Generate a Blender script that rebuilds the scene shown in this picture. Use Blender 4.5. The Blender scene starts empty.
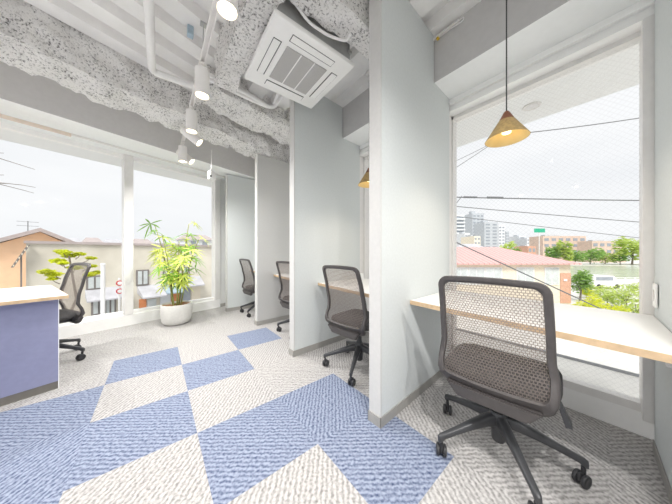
import bpy, bmesh, math, random
from mathutils import Vector, Matrix, noise
random.seed(7)
C = bpy.context.scene.collection
PI = math.pi
R = math.radians

# ------------------------------------------------------------------ materials
def _mat(name):
    m = bpy.data.materials.new(name); m.use_nodes = True
    nt = m.node_tree; b = nt.nodes['Principled BSDF']
    return m, nt, b

def mat(name, col, rough=.6, var=.05, scale=30, bump=0., metal=0., spec=.5, col2=None):
    """principled with a soft procedural mottling between two close tones"""
    m, nt, b = _mat(name)
    tc = nt.nodes.new('ShaderNodeTexCoord')
    n = nt.nodes.new('ShaderNodeTexNoise'); n.inputs['Scale'].default_value = scale; n.inputs['Detail'].default_value = 4
    nt.links.new(tc.outputs['Object'], n.inputs['Vector'])
    r = nt.nodes.new('ShaderNodeValToRGB')
    c2 = col2 or tuple(min(1, c * (1 + var)) for c in col)
    c1 = col if col2 else tuple(c * (1 - var) for c in col)
    r.color_ramp.elements[0].position = .35; r.color_ramp.elements[1].position = .65
    r.color_ramp.elements[0].color = (*c1, 1); r.color_ramp.elements[1].color = (*c2, 1)
    nt.links.new(n.outputs['Fac'], r.inputs['Fac']); nt.links.new(r.outputs['Color'], b.inputs['Base Color'])
    b.inputs['Roughness'].default_value = rough; b.inputs['Metallic'].default_value = metal
    b.inputs['Specular IOR Level'].default_value = spec
    if bump:
        bp = nt.nodes.new('ShaderNodeBump'); bp.inputs['Strength'].default_value = bump; bp.inputs['Distance'].default_value = .01
        nt.links.new(n.outputs['Fac'], bp.inputs['Height']); nt.links.new(bp.outputs['Normal'], b.inputs['Normal'])
    return m

def emit(name, col, s):
    m, nt, b = _mat(name)
    b.inputs['Base Color'].default_value = (*col, 1)
    b.inputs['Emission Color'].default_value = (*col, 1); b.inputs['Emission Strength'].default_value = s
    return m

def carpet(name, ca, cb, ang):
    m, nt, b = _mat(name)
    tc = nt.nodes.new('ShaderNodeTexCoord')
    mp = nt.nodes.new('ShaderNodeMapping'); mp.inputs['Rotation'].default_value = (0, 0, R(ang))
    nt.links.new(tc.outputs['Object'], mp.inputs['Vector'])
    w = nt.nodes.new('ShaderNodeTexWave'); w.wave_type = 'BANDS'; w.bands_direction = 'X'
    w.inputs['Scale'].default_value = 13.5; w.inputs['Distortion'].default_value = 3.5; w.inputs['Detail'].default_value = 2
    w.inputs['Detail Scale'].default_value = 2.5
    nt.links.new(mp.outputs['Vector'], w.inputs['Vector'])
    n = nt.nodes.new('ShaderNodeTexNoise'); n.inputs['Scale'].default_value = 75; n.inputs['Detail'].default_value = 4
    nt.links.new(tc.outputs['Object'], n.inputs['Vector'])
    a = nt.nodes.new('ShaderNodeMath'); a.operation = 'MULTIPLY_ADD'; a.inputs[1].default_value = .28
    nt.links.new(w.outputs['Fac'], a.inputs[0])
    k = nt.nodes.new('ShaderNodeMath'); k.operation = 'MULTIPLY'; k.inputs[1].default_value = 1.0
    nt.links.new(n.outputs['Fac'], k.inputs[0]); nt.links.new(k.outputs[0], a.inputs[2])
    r = nt.nodes.new('ShaderNodeValToRGB')
    r.color_ramp.elements[0].position = .32; r.color_ramp.elements[1].position = .84
    r.color_ramp.elements[0].color = (*ca, 1); r.color_ramp.elements[1].color = (*cb, 1)
    nt.links.new(a.outputs[0], r.inputs['Fac']); nt.links.new(r.outputs['Color'], b.inputs['Base Color'])
    b.inputs['Roughness'].default_value = .95; b.inputs['Specular IOR Level'].default_value = .1
    bp = nt.nodes.new('ShaderNodeBump'); bp.inputs['Strength'].default_value = .35; bp.inputs['Distance'].default_value = .004
    nt.links.new(a.outputs[0], bp.inputs['Height']); nt.links.new(bp.outputs['Normal'], b.inputs['Normal'])
    return m

def leafm(name, col):
    m, nt, b = _mat(name)
    tc = nt.nodes.new('ShaderNodeTexCoord'); n = nt.nodes.new('ShaderNodeTexNoise'); n.inputs['Scale'].default_value = 5
    nt.links.new(tc.outputs['Object'], n.inputs['Vector'])
    r = nt.nodes.new('ShaderNodeValToRGB'); r.color_ramp.elements[0].position = .3; r.color_ramp.elements[1].position = .7
    r.color_ramp.elements[0].color = (*[c * .72 for c in col], 1); r.color_ramp.elements[1].color = (*[min(1, c * 1.15) for c in col], 1)
    nt.links.new(n.outputs['Fac'], r.inputs['Fac']); nt.links.new(r.outputs['Color'], b.inputs['Base Color']); b.inputs['Roughness'].default_value = .5
    tl = nt.nodes.new('ShaderNodeBsdfTranslucent'); nt.links.new(r.outputs['Color'], tl.inputs['Color'])
    mx = nt.nodes.new('ShaderNodeMixShader'); mx.inputs[0].default_value = .5
    out = nt.nodes['Material Output']
    nt.links.new(b.outputs[0], mx.inputs[1]); nt.links.new(tl.outputs[0], mx.inputs[2]); nt.links.new(mx.outputs[0], out.inputs[0])
    return m

def rockwool(name):
    m, nt, b = _mat(name)
    tc = nt.nodes.new('ShaderNodeTexCoord')
    n = nt.nodes.new('ShaderNodeTexNoise'); n.inputs['Scale'].default_value = 62; n.inputs['Detail'].default_value = 7; n.inputs['Roughness'].default_value = .7
    v = nt.nodes.new('ShaderNodeTexNoise'); v.inputs['Scale'].default_value = 9; v.inputs['Detail'].default_value = 3
    nt.links.new(tc.outputs['Object'], n.inputs['Vector']); nt.links.new(tc.outputs['Object'], v.inputs['Vector'])
    a = nt.nodes.new('ShaderNodeMath'); a.operation = 'MULTIPLY_ADD'; a.inputs[1].default_value = .22
    nt.links.new(v.outputs['Fac'], a.inputs[0]); nt.links.new(n.outputs['Fac'], a.inputs[2])
    r = nt.nodes.new('ShaderNodeValToRGB'); e = r.color_ramp.elements
    e[0].position = .47; e[0].color = (.15, .145, .14, 1); e[1].position = .60; e[1].color = (.86, .845, .83, 1)
    x = r.color_ramp.elements.new(.53); x.color = (.60, .585, .575, 1)
    nt.links.new(a.outputs[0], r.inputs['Fac']); nt.links.new(r.outputs['Color'], b.inputs['Base Color'])
    b.inputs['Roughness'].default_value = 1; b.inputs['Specular IOR Level'].default_value = .05
    bp = nt.nodes.new('ShaderNodeBump'); bp.inputs['Strength'].default_value = .8; bp.inputs['Distance'].default_value = .02
    nt.links.new(a.outputs[0], bp.inputs['Height']); nt.links.new(bp.outputs['Normal'], b.inputs['Normal'])
    return m

def glass(name, wired=False):
    m = bpy.data.materials.new(name); m.use_nodes = True; nt = m.node_tree; nt.nodes.clear()
    out = nt.nodes.new('ShaderNodeOutputMaterial')
    t = nt.nodes.new('ShaderNodeBsdfTransparent'); t.inputs['Color'].default_value = (.99, .994, .996, 1)
    g = nt.nodes.new('ShaderNodeBsdfGlossy'); g.inputs['Roughness'].default_value = .02
    mx = nt.nodes.new('ShaderNodeMixShader'); mx.inputs[0].default_value = .004
    nt.links.new(t.outputs[0], mx.inputs[1]); nt.links.new(g.outputs[0], mx.inputs[2])
    last = mx
    if wired:      # fine diagonal wire lattice cast into the pane
        tc = nt.nodes.new('ShaderNodeTexCoord'); fac = None
        for s in (1, -1):
            sp = nt.nodes.new('ShaderNodeSeparateXYZ'); nt.links.new(tc.outputs['Object'], sp.inputs[0])
            a = nt.nodes.new('ShaderNodeMath'); a.operation = 'MULTIPLY_ADD'; a.inputs[1].default_value = s
            nt.links.new(sp.outputs['Z'], a.inputs[0]); nt.links.new(sp.outputs['Y'], a.inputs[2])
            q = nt.nodes.new('ShaderNodeMath'); q.operation = 'MULTIPLY'; q.inputs[1].default_value = 1 / .032
            nt.links.new(a.outputs[0], q.inputs[0])
            f = nt.nodes.new('ShaderNodeMath'); f.operation = 'FRACT'; nt.links.new(q.outputs[0], f.inputs[0])
            l = nt.nodes.new('ShaderNodeMath'); l.operation = 'LESS_THAN'; l.inputs[1].default_value = .14
            nt.links.new(f.outputs[0], l.inputs[0])
            if fac is None: fac = l
            else:
                mxx = nt.nodes.new('ShaderNodeMath'); mxx.operation = 'MAXIMUM'
                nt.links.new(fac.outputs[0], mxx.inputs[0]); nt.links.new(l.outputs[0], mxx.inputs[1]); fac = mxx
        k = nt.nodes.new('ShaderNodeMath'); k.operation = 'MULTIPLY'; k.inputs[1].default_value = .045
        nt.links.new(fac.outputs[0], k.inputs[0])
        d = nt.nodes.new('ShaderNodeBsdfDiffuse'); d.inputs['Color'].default_value = (.5, .52, .55, 1)
        m2 = nt.nodes.new('ShaderNodeMixShader')
        nt.links.new(k.outputs[0], m2.inputs[0]); nt.links.new(mx.outputs[0], m2.inputs[1]); nt.links.new(d.outputs[0], m2.inputs[2])
        last = m2
    nt.links.new(last.outputs[0], out.inputs[0])
    return m

def mesh_fabric(name):
    """woven see-through back mesh: rows of short open slots"""
    m = bpy.data.materials.new(name); m.use_nodes = True; nt = m.node_tree; nt.nodes.clear()
    out = nt.nodes.new('ShaderNodeOutputMaterial')
    tc = nt.nodes.new('ShaderNodeTexCoord'); sp = nt.nodes.new('ShaderNodeSeparateXYZ'); nt.links.new(tc.outputs['Object'], sp.inputs[0])
    cb = nt.nodes.new('ShaderNodeCombineXYZ'); nt.links.new(sp.outputs['Y'], cb.inputs[0]); nt.links.new(sp.outputs['Z'], cb.inputs[1])
    br = nt.nodes.new('ShaderNodeTexBrick'); br.inputs['Scale'].default_value = 1
    br.inputs['Brick Width'].default_value = .013; br.inputs['Row Height'].default_value = .0115; br.inputs['Mortar Size'].default_value = .0019
    br.inputs['Mortar Smooth'].default_value = 0
    nt.links.new(cb.outputs[0], br.inputs['Vector'])
    t = nt.nodes.new('ShaderNodeBsdfTransparent'); t.inputs['Color'].default_value = (.97, .95, .94, 1)
    d = nt.nodes.new('ShaderNodeBsdfDiffuse'); d.inputs['Color'].default_value = (.20, .175, .165, 1)
    tl = nt.nodes.new('ShaderNodeBsdfTranslucent'); tl.inputs['Color'].default_value = (.52, .46, .43, 1)
    am = nt.nodes.new('ShaderNodeMixShader'); am.inputs[0].default_value = .5
    nt.links.new(d.outputs[0], am.inputs[1]); nt.links.new(tl.outputs[0], am.inputs[2])
    k = nt.nodes.new('ShaderNodeMath'); k.operation = 'MULTIPLY_ADD'; k.inputs[1].default_value = .55; k.inputs[2].default_value = .26
    nt.links.new(br.outputs['Fac'], k.inputs[0])
    mx = nt.nodes.new('ShaderNodeMixShader'); nt.links.new(k.outputs[0], mx.inputs[0])
    nt.links.new(t.outputs[0], mx.inputs[1]); nt.links.new(am.outputs[0], mx.inputs[2])
    nt.links.new(mx.outputs[0], out.inputs[0])
    return m

def striped(name, ca, cb, axis, scale, rough=.7, thr=(.42, .5)):
    """banded surface (siding courses, roof seams)"""
    m, nt, b = _mat(name)
    tc = nt.nodes.new('ShaderNodeTexCoord')
    w = nt.nodes.new('ShaderNodeTexWave'); w.bands_direction = axis; w.inputs['Scale'].default_value = scale
    w.inputs['Distortion'].default_value = .15; w.inputs['Detail'].default_value = 0
    nt.links.new(tc.outputs['Object'], w.inputs['Vector'])
    r = nt.nodes.new('ShaderNodeValToRGB'); e = r.color_ramp.elements
    e[0].position = .02; e[0].color = (*ca, 1); e[1].position = .16; e[1].color = (*cb, 1)
    nt.links.new(w.outputs['Fac'], r.inputs['Fac']); nt.links.new(r.outputs['Color'], b.inputs['Base Color'])
    b.inputs['Roughness'].default_value = rough
    return m

M = dict(
    wallpaper=mat('grey_blue_wallpaper', (.63, .66, .66), .8, .02, 60, .05),
    wall=mat('white_paint', (.80, .80, .79), .7, .015, 40),
    edge=mat('partition_edge', (.58, .575, .565), .6, .02, 40),
    panel_darker=mat('darker_grey_panel', (.53, .525, .51), .8, .02, 60, .05),  # darker, warmer grey than the other partition panels
    beam=mat('grey_beam_board', (.58, .57, .565), .75, .02, 25),
    soffit=mat('white_board', (.86, .87, .87), .7, .01, 25),
    frame=mat('white_window_aluminium', (.90, .895, .885), .35, .01, 20),
    jamb=mat('pale_grey_aluminium', (.76, .745, .73), .4, .02, 20),
    skirt=mat('grey_vinyl_skirting', (.34, .33, .31), .6, .03, 30),
    deck=mat('galvanised_deck_paint', (.84, .83, .82), .5, .03, 8),
    wool=rockwool('sprayed_rockwool'),
    blueA=carpet('blue_carpet_tile', (.055, .075, .145), (.315, .355, .455), 38),
    blueB=carpet('blue_carpet_tile_turned', (.055, .075, .145), (.315, .355, .455), -52),
    greyA=carpet('grey_carpet_tile', (.20, .192, .188), (.53, .513, .503), 38),
    greyB=carpet('grey_carpet_tile_turned', (.20, .192, .188), (.53, .513, .503), -52),
    glass=glass('clear_glass'), wired=glass('wired_glass', True),
    desk=mat('white_laminate', (.84, .83, .81), .4, .01, 20),
    wood=mat('wood_edge_band', (.62, .45, .28), .55, .12, 25),
    pane_w=mat('pale_wood', (.72, .62, .52), .5, .05, 25),
    lav=mat('lavender_panel', (.255, .265, .405), .55, .03, 30),
    toe=mat('dark_plinth', (.16, .15, .135), .6, .04, 30),
    ch_frame=mat('chair_charcoal_plastic', (.07, .063, .062), .42, .06, 50),
    ch_dark=mat('chair_base_plastic', (.045, .046, .05), .38, .06, 50),
    ch_seat=mat('chair_seat_fabric', (.065, .062, .062), .9, .25, 260, .3),
    ch_mesh=mesh_fabric('chair_mesh'),
    caster=mat('caster_rubber', (.03, .03, .033), .5, .1, 60),
    chrome=mat('brushed_steel', (.55, .55, .56), .3, .03, 40, metal=1),
    ac=mat('white_abs', (.85, .845, .83), .4, .01, 20),
    ac_grille=striped('ac_intake_grille', (.30, .29, .285), (.46, .45, .44), 'X', 45),
    dark=mat('dark_gap', (.07, .07, .075), .6, .05, 30),
    body=mat('galvanised_casing', (.40, .40, .395), .55, .12, 12),
    pipe=mat('white_pvc', (.80, .79, .78), .45, .02, 20),
    spot=mat('white_spotlight_metal', (.82, .80, .78), .4, .01, 20),
    lens=emit('lamp_lens', (1, .82, .55), 7), bulb=emit('pendant_bulb', (1, .78, .42), 3),
    shade=mat('brass_grain_shade', (.42, .29, .12), .5, .18, 60),
    shade_in=mat('cream_shade_lining', (.80, .62, .28), .6, .03, 20),
    cap=mat('walnut_cap', (.22, .085, .045), .5, .15, 60),
    cord=mat('dark_cord', (.06, .06, .06), .6, .05, 30),
    pot=mat('matt_white_ceramic', (.70, .69, .66), .55, .03, 40, .05),
    soil=mat('wood_chip_mulch', (.42, .22, .11), .9, .4, 90, .6),
    stem=mat('green_brown_cane', (.26, .27, .08), .7, .25, 60),
    leafA=leafm('fresh_green_leaf', (.34, .62, .12)), leafB=leafm('yellow_green_leaf', (.80, .88, .22)),
    red=mat('red_cap', (.6, .03, .04), .5, .05, 30), bluegrey=mat('blue_grey_box', (.35, .45, .52), .5, .04, 30),
    yellow=mat('yellow_tag', (.75, .5, .05), .5, .05, 30),
    # outdoors
    slab=mat('pale_balcony_slab', (.80, .79, .76), .8, .03, 8), ground=mat('pale_paving', (.66, .65, .62), .9, .1, 1.5),
    drain=mat('slab_joint', (.30, .31, .33), .8, .1, 8),
    asphalt=mat('asphalt', (.30, .30, .31), .9, .08, 3),
    beige=mat('weathered_beige_render', (.62, .58, .49), .85, .05, .9, col2=(.78, .74, .64)), orange=mat('orange_render', (.88, .60, .40), .85, .04, 3),
    oroof=mat('brown_grey_roof', (.46, .40, .39), .8, .08, 4), pinkroof=striped('pink_metal_roof', (.46, .22, .21), (.70, .42, .40), 'X', .75),
    cream=mat('cream_render', (.78, .71, .58), .85, .03, 3), brick=mat('salmon_brick', (.62, .36, .26), .85, .1, 10),
    hglass=mat('curtained_glass', (.58, .62, .62), .25, .12, 2), wframe=mat('dark_frame', (.22, .2, .19), .5, .05, 9),
    grey=mat('grey_tower', (.50, .53, .56), .8, .03, 1), white_b=mat('white_tower', (.70, .72, .74), .8, .03, 1),
    tan=mat('tan_brick', (.64, .50, .41), .85, .06, 1), slate=mat('slate_roof', (.50, .50, .53), .8, .1, 3),
    win_dark=mat('dark_window', (.30, .33, .37), .3, .1, 2), terracotta=mat('shop_orange', (.62, .24, .10), .7, .1, 4),
    water=mat('river_water', (.58, .61, .52), .18, .1, .2), treeA=leafm('tree_green', (.34, .54, .14)),
    treeB=leafm('tree_light', (.62, .74, .20)), niwaki=leafm('pine_yellow_green', (.80, .84, .08)),
    bark=mat('bark', (.22, .18, .15), .9, .2, 10), cable=mat('black_cable', (.15, .155, .16), .6, .05, 9),
    sign_green=mat('green_sign_face', (.02, .38, .22), .5, .03, 9), white=mat('white_enamel', (.85, .85, .85), .4, .01, 9),
    van=mat('white_van_paint', (.8, .8, .8), .3, .01, 9), flower=mat('pale_blossom', (.75, .70, .55), .8, .1, 9),
)

# ------------------------------------------------------------------ helpers
def obj(name, bm, m, parent=None, smooth=False, angle=40):
    me = bpy.data.meshes.new(name)
    bmesh.ops.recalc_face_normals(bm, faces=bm.faces[:])
    bm.to_mesh(me); bm.free()
    for mm in (m if isinstance(m, (list, tuple)) else [m]): me.materials.append(mm)
    if smooth:
        for p in me.polygons: p.use_smooth = True
        try: me.set_sharp_from_angle(angle=R(angle))
        except Exception: pass
    o = bpy.data.objects.new(name, me); C.objects.link(o)
    if parent: o.parent = parent
    return o

def tag(o, label=None, cat=None, group=None, kind=None):
    if label: o['label'] = label
    if cat: o['category'] = cat
    if group: o['group'] = group
    if kind: o['kind'] = kind
    return o

def thing(name, label, cat, loc=(0, 0, 0), rz=0, group=None, kind=None):
    o = bpy.data.objects.new(name, None); C.objects.link(o); o.empty_display_size = .1
    o.location = loc; o.rotation_euler = (0, 0, rz)
    return tag(o, label, cat, group, kind)

def struct(o, label=None): return tag(o, label, None, None, 'structure')

def copy_tree(o, parent=None):
    c = o.copy(); C.objects.link(c)
    if parent: c.parent = parent
    for ch in list(o.children): copy_tree(ch, c)
    return c

def B(): return bmesh.new()

def box(bm, x0, x1, y0, y1, z0, z1, bev=0, mtx=None, seg=2):
    vs = [bm.verts.new((x, y, z)) for x in (x0, x1) for y in (y0, y1) for z in (z0, z1)]
    F = [(0, 1, 3, 2), (4, 6, 7, 5), (0, 4, 5, 1), (2, 3, 7, 6), (0, 2, 6, 4), (1, 5, 7, 3)]
    fs = [bm.faces.new([vs[i] for i in f]) for f in F]
    if bev:
        es = list({e for f in fs for e in f.edges})
        r = bmesh.ops.bevel(bm, geom=es, offset=bev, segments=seg, affect='EDGES', profile=.5)
        vs = list({v for f in r['faces'] for v in f.verts} | {v for v in vs if v.is_valid})
    if mtx is not None:
        bmesh.ops.transform(bm, matrix=mtx, verts=vs)
    return vs

def prism(bm, pts, z0, z1, mtx=None):
    """vertical prism over a polygon of (x, y)"""
    lo = [bm.verts.new((p[0], p[1], z0)) for p in pts]; hi = [bm.verts.new((p[0], p[1], z1)) for p in pts]
    bm.faces.new(lo[::-1]); bm.faces.new(hi); n = len(pts)
    for i in range(n): bm.faces.new((lo[i], lo[(i + 1) % n], hi[(i + 1) % n], hi[i]))
    if mtx is not None: bmesh.ops.transform(bm, matrix=mtx, verts=lo + hi)

def hexa(bm, p):
    """eight corners: bottom ring of four then top ring of four"""
    v = [bm.verts.new(q) for q in p]
    for f in ((3, 2, 1, 0), (4, 5, 6, 7), (0, 1, 5, 4), (1, 2, 6, 5), (2, 3, 7, 6), (3, 0, 4, 7)): bm.faces.new([v[i] for i in f])

def lathe(bm, prof, seg=24, o=(0, 0, 0), mtx=None, close=True):
    """profile of (r, z), closed at both ends when r is 0"""
    rings = []; vs = []
    for r, z in prof:
        if r < 1e-6: ring = [bm.verts.new((o[0], o[1], o[2] + z))]
        else: ring = [bm.verts.new((o[0] + r * math.cos(2 * PI * i / seg), o[1] + r * math.sin(2 * PI * i / seg), o[2] + z)) for i in range(seg)]
        rings.append(ring); vs += ring
    for a, b in zip(rings, rings[1:]):
        for i in range(seg):
            j = (i + 1) % seg
            if len(a) == 1 and len(b) == 1: continue
            if len(a) == 1: bm.faces.new((a[0], b[j], b[i]))
            elif len(b) == 1: bm.faces.new((a[i], a[j], b[0]))
            else: bm.faces.new((a[i], a[j], b[j], b[i]))
    if mtx is not None: bmesh.ops.transform(bm, matrix=mtx, verts=vs)

def cyl(bm, p, q, r, seg=12, r2=None):
    p, q = Vector(p), Vector(q); d = q - p; L = d.length
    m = Matrix.Translation(p) @ d.to_track_quat('Z', 'Y').to_matrix().to_4x4()
    r2 = r if r2 is None else r2
    lathe(bm, [(0, 0), (r, 0), (r2, L), (0, L)], seg, mtx=m)

def fillet(pts, rad, n=6):
    pts = [Vector(p) for p in pts]; out = [pts[0]]
    for a, b, c in zip(pts, pts[1:], pts[2:]):
        u = (a - b); v = (c - b); k = min(rad, u.length * .49, v.length * .49)
        p, q = b + u.normalized() * k, b + v.normalized() * k
        for i in range(n + 1):
            t = i / n; out.append((1 - t) ** 2 * p + 2 * t * (1 - t) * b + t * t * q)
    return out + [pts[-1]]

def tube(bm, pts, r, seg=8, taper=None):
    pts = [Vector(p) for p in pts]; n = len(pts); rings = []; prev = None
    for i, p in enumerate(pts):
        d = (pts[min(i + 1, n - 1)] - pts[max(i - 1, 0)]).normalized()
        if prev is None: a = d.orthogonal().normalized()
        else:
            a = prev - d * prev.dot(d)
            a = a.normalized() if a.length > 1e-6 else d.orthogonal().normalized()
        prev = a; b = d.cross(a); rr = r if taper is None else r + (taper - r) * i / (n - 1)
        rings.append([bm.verts.new(p + (a * math.cos(2 * PI * k / seg) + b * math.sin(2 * PI * k / seg)) * rr) for k in range(seg)])
    for A_, B_ in zip(rings, rings[1:]):
        for k in range(seg): bm.faces.new((A_[k], A_[(k + 1) % seg], B_[(k + 1) % seg], B_[k]))
    bm.faces.new(rings[0][::-1]); bm.faces.new(rings[-1])

def sag(p, q, s, n=14):
    p, q = Vector(p), Vector(q)
    return [p.lerp(q, i / n) - Vector((0, 0, 4 * s * (i / n) * (1 - i / n))) for i in range(n + 1)]

# ------------------------------------------------------------------ camera frame and the two facade directions
H, AZ = 1.05, R(51)
FW, RT = Vector((math.cos(AZ), math.sin(AZ), 0)), Vector((math.sin(AZ), -math.cos(AZ), 0))
def LD(l, d, z=0): return FW * d + RT * l + Vector((0, 0, z))     # metres across and along the street grid outside
OUT = AZ - PI / 2
cam = bpy.data.cameras.new('camera'); co = bpy.data.objects.new('camera', cam); C.objects.link(co)
co.location = (0, 0, H); co.rotation_euler = (PI / 2, 0, AZ - PI / 2)
cam.sensor_width = 36; cam.lens = 222 / 672 * 36; cam.clip_start = .02; cam.clip_end = 1000
bpy.context.scene.camera = co

AN = R(15.4)                                                        # the long window wall is askew to the booths
WA = Matrix.Translation((0, 4.42, 0)) @ Matrix.Rotation(AN, 4, 'Z') # local x along that wall, y outward, origin on its inner curb face
def wa(s, n, z): return WA @ Vector((s, n, z))
SA = 1 / math.cos(AN)
DECK, SOF_A, SOF_B = 2.79, 2.44, 2.42
PY = [-.19, .864, 1.995, 3.165, 4.24]                                # south faces of the partitions at x = 1.05 (first: its north face)
TILT = .043
XL, YB = -3.6, -2.6

# ------------------------------------------------------------------ floor: one mesh, carpet tiles as faces
BLUE = {(-1, 0), (0, -1), (1, 0), (-2, -1), (-3, -1), (-1, -2), (-2, -2), (-3, -2), (-2, -3), (-3, -3), (-4, -3), (0, -3), (1, -3), (1, -4), (-2, -4), (-4, -2), (-1, -5), (0, -6), (-4, 1), (-5, 0), (-5, -3), (-3, -6)}
bm = B(); GX, GY, T = .185, 2.512, .502
vg = {}
def gv(i, j):
    if (i, j) not in vg: vg[i, j] = bm.verts.new((GX + i * T, GY + j * T, 0))
    return vg[i, j]
for i in range(-8, 5):
    for j in range(-11, 6):
        f = bm.faces.new((gv(i, j), gv(i + 1, j), gv(i + 1, j + 1), gv(i, j + 1)))
        f.material_index = (0 if (i, j) in BLUE else 2) + ((i + j) % 2)
bmesh.ops.bisect_plane(bm, geom=bm.verts[:] + bm.edges[:] + bm.faces[:], plane_co=wa(0, .05, 0), plane_no=WA.to_3x3() @ Vector((0, 1, 0)), clear_outer=True)
bmesh.ops.bisect_plane(bm, geom=bm.verts[:] + bm.edges[:] + bm.faces[:], plane_co=(2.2, 0, 0), plane_no=(1, 0, 0), clear_outer=True)
ex = bmesh.ops.extrude_face_region(bm, geom=bm.faces[:])
bmesh.ops.translate(bm, vec=(0, 0, -.08), verts=[v for v in ex['geom'] if isinstance(v, bmesh.types.BMVert)])
floor = obj('floor', bm, [M['blueA'], M['blueB'], M['greyA'], M['greyB']]); struct(floor, 'blue and grey carpet tile floor')

# ------------------------------------------------------------------ ceiling deck: two bays of trapezoidal ribs
def deck_sheet(bm, x0, x1, y0, y1, along, pitch=.30, dep=.075):
    """corrugation runs along +y (along='y') in the local frame"""
    n = int((x1 - x0) / pitch) + 1; prof = []
    for i in range(n):
        a = x0 + i * pitch
        prof += [(a, DECK), (a + pitch * .55, DECK), (a + pitch * .62, DECK + dep), (a + pitch * .93, DECK + dep)]
    prof = [p for p in prof if p[0] <= x1] + [(x1, DECK + dep)]
    A_ = [bm.verts.new((x, y0, z)) for x, z in prof]; B_ = [bm.verts.new((x, y1, z)) for x, z in prof]
    A2 = [bm.verts.new((x, y0, DECK + .2)) for x, z in (prof[0], prof[-1])]; B2 = [bm.verts.new((x, y1, DECK + .2)) for x, z in (prof[0], prof[-1])]
    for k in range(len(prof) - 1): bm.faces.new((A_[k], A_[k + 1], B_[k + 1], B_[k]))
    bm.faces.new((A2[0], B2[0], B2[1], A2[1]))
    bm.faces.new((A_[0], B_[0], B2[0], A2[0])); bm.faces.new((A_[-1], A2[1], B2[1], B_[-1]))
bm = B()
deck_sheet(bm, -3.2, 7.6, -3.3, 6.0, 'y', .25)
bmesh.ops.transform(bm, matrix=Matrix.Rotation(R(-90 + 17.5), 4, 'Z') @ Matrix.Translation((-4.2, 0, 0)), verts=bm.verts[:])
for pc, pn in (((.47, 0, 0), (1, 0, 0)), ((XL, 0, 0), (-1, 0, 0)), ((0, YB, 0), (0, -1, 0)), (wa(0, .1, 0), WA.to_3x3() @ Vector((0, 1, 0)))):
    bmesh.ops.bisect_plane(bm, geom=bm.verts[:] + bm.edges[:] + bm.faces[:], plane_co=pc, plane_no=pn, clear_outer=True)
struct(obj('ceiling', bm, M['deck']), 'white corrugated metal deck ceiling over the open floor')
bm = B(); deck_sheet(bm, .47, 2.25, YB, 5.1, 'y')
struct(obj('ceiling_booths', bm, M['deck']), 'white corrugated metal deck ceiling over the booths')

# ------------------------------------------------------------------ walls, beams, window walls
bm = B(); box(bm, XL - .1, XL, YB - .1, 3.55, 0, .2); box(bm, XL - .1, XL, YB - .1, 3.55, 2.45, DECK + .2); box(bm, XL - .1, XL, YB - .1, YB + .3, .2, 2.45); box(bm, XL - .1, XL, 3.0, 3.55, .2, 2.45)
struct(obj('wall_left', bm, M['wall']))
bm = B(); box(bm, XL, 2.3, YB - .1, YB, 0, .2); box(bm, XL, 2.3, YB - .1, YB, 2.45, DECK + .2); box(bm, XL, XL + .2, YB - .1, YB, .2, 2.45); box(bm, 1.9, 2.3, YB - .1, YB, .2, 2.45)
struct(obj('wall_back', bm, M['wall']))
for nm, (x0, x1, y0, y1) in (('window_10', (XL + .2, 1.9, YB - .06, YB - .054)), ('window_11', (XL - .06, XL - .054, YB + .3, 3.0))):  # unseen windows, added so soft daylight fills the room from behind
    w = thing(nm, 'unseen wide window added to let fill daylight onto the open floor', None, kind='structure')
    bm = B(); box(bm, x0, x1, y0, y1, .2, 2.45); obj('window_pane', bm, M['glass'], w)
# perimeter beams
bm = B(); box(bm, 1.75, 2.32, YB, 5.2, SOF_B, DECK + .2)
for f in bm.faces:
    f.normal_update()
    if abs(f.normal.z) > .9: f.material_index = 1
struct(obj('trim_beam_booths', bm, [M['beam'], M['soffit']]), 'grey boxed beam above the booth windows')
bm = B()
hexa(bm, [Vector(p) for p in ((XL, 3.78 + .286 * XL, SOF_A), (1.75, 3.78 + .286 * 1.75, SOF_A), (1.75, 5.2, SOF_A), (XL, 4.7 + .276 * XL, SOF_A),
          (XL, 3.78 + .286 * XL, DECK + .2), (1.75, 3.78 + .286 * 1.75, DECK + .2), (1.75, 5.2, DECK + .2), (XL, 4.7 + .276 * XL, DECK + .2))])
for f in bm.faces:
    f.normal_update()
    if abs(f.normal.z) > .9: f.material_index = 1
struct(obj('trim_beam_window', bm, [M['beam'], M['soffit']]), 'grey boxed beam above the long window wall')
# long window wall: low curb, mullions, glass
s_right = .905 * SA; s_mid = -.305 * SA; PW = s_right - s_mid
S = [s_mid - 2 * PW, s_mid - PW, s_mid, s_right]
bm = B(); box(bm, s_mid - 2.7 * PW, s_right + .05, .0, .16, -.08, .155, .006, WA); 
struct(obj('wall_window_curb', bm, M['frame']), 'low white curb under the long window')
bm = B(); box(bm, s_right + .05, s_right + 1.75, .02, .2, -.08, SOF_A + .02, 0, WA); struct(obj('wall_window_end', bm, M['wall']))
bm = B(); box(bm, s_right + .05, s_right + .7, .005, .02, 0, .06, 0, WA); struct(obj('baseboard_window', bm, M['skirt']))
for k in range(len(S) - 1):
    a, b = S[k], S[k + 1]
    w = thing('window_%d' % (k + 1), 'tall clear window pane of the long window wall', None, kind='structure')
    bm = B()
    box(bm, a + .045, b - .045, .03, .11, .155, .20, .003, WA); box(bm, a + .045, b - .045, .03, .11, SOF_A - .05, SOF_A, .003, WA)
    box(bm, a + .025, a + .045, .03, .11, .155, SOF_A, 0, WA); box(bm, b - .045, b - .025, .03, .11, .155, SOF_A, 0, WA)
    obj('window_frame', bm, M['frame'], w)
    bm = B(); box(bm, a + .045, b - .045, .065, .071, .20, SOF_A - .05, 0, WA); obj('window_pane', bm, M['glass'], w)
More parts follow.
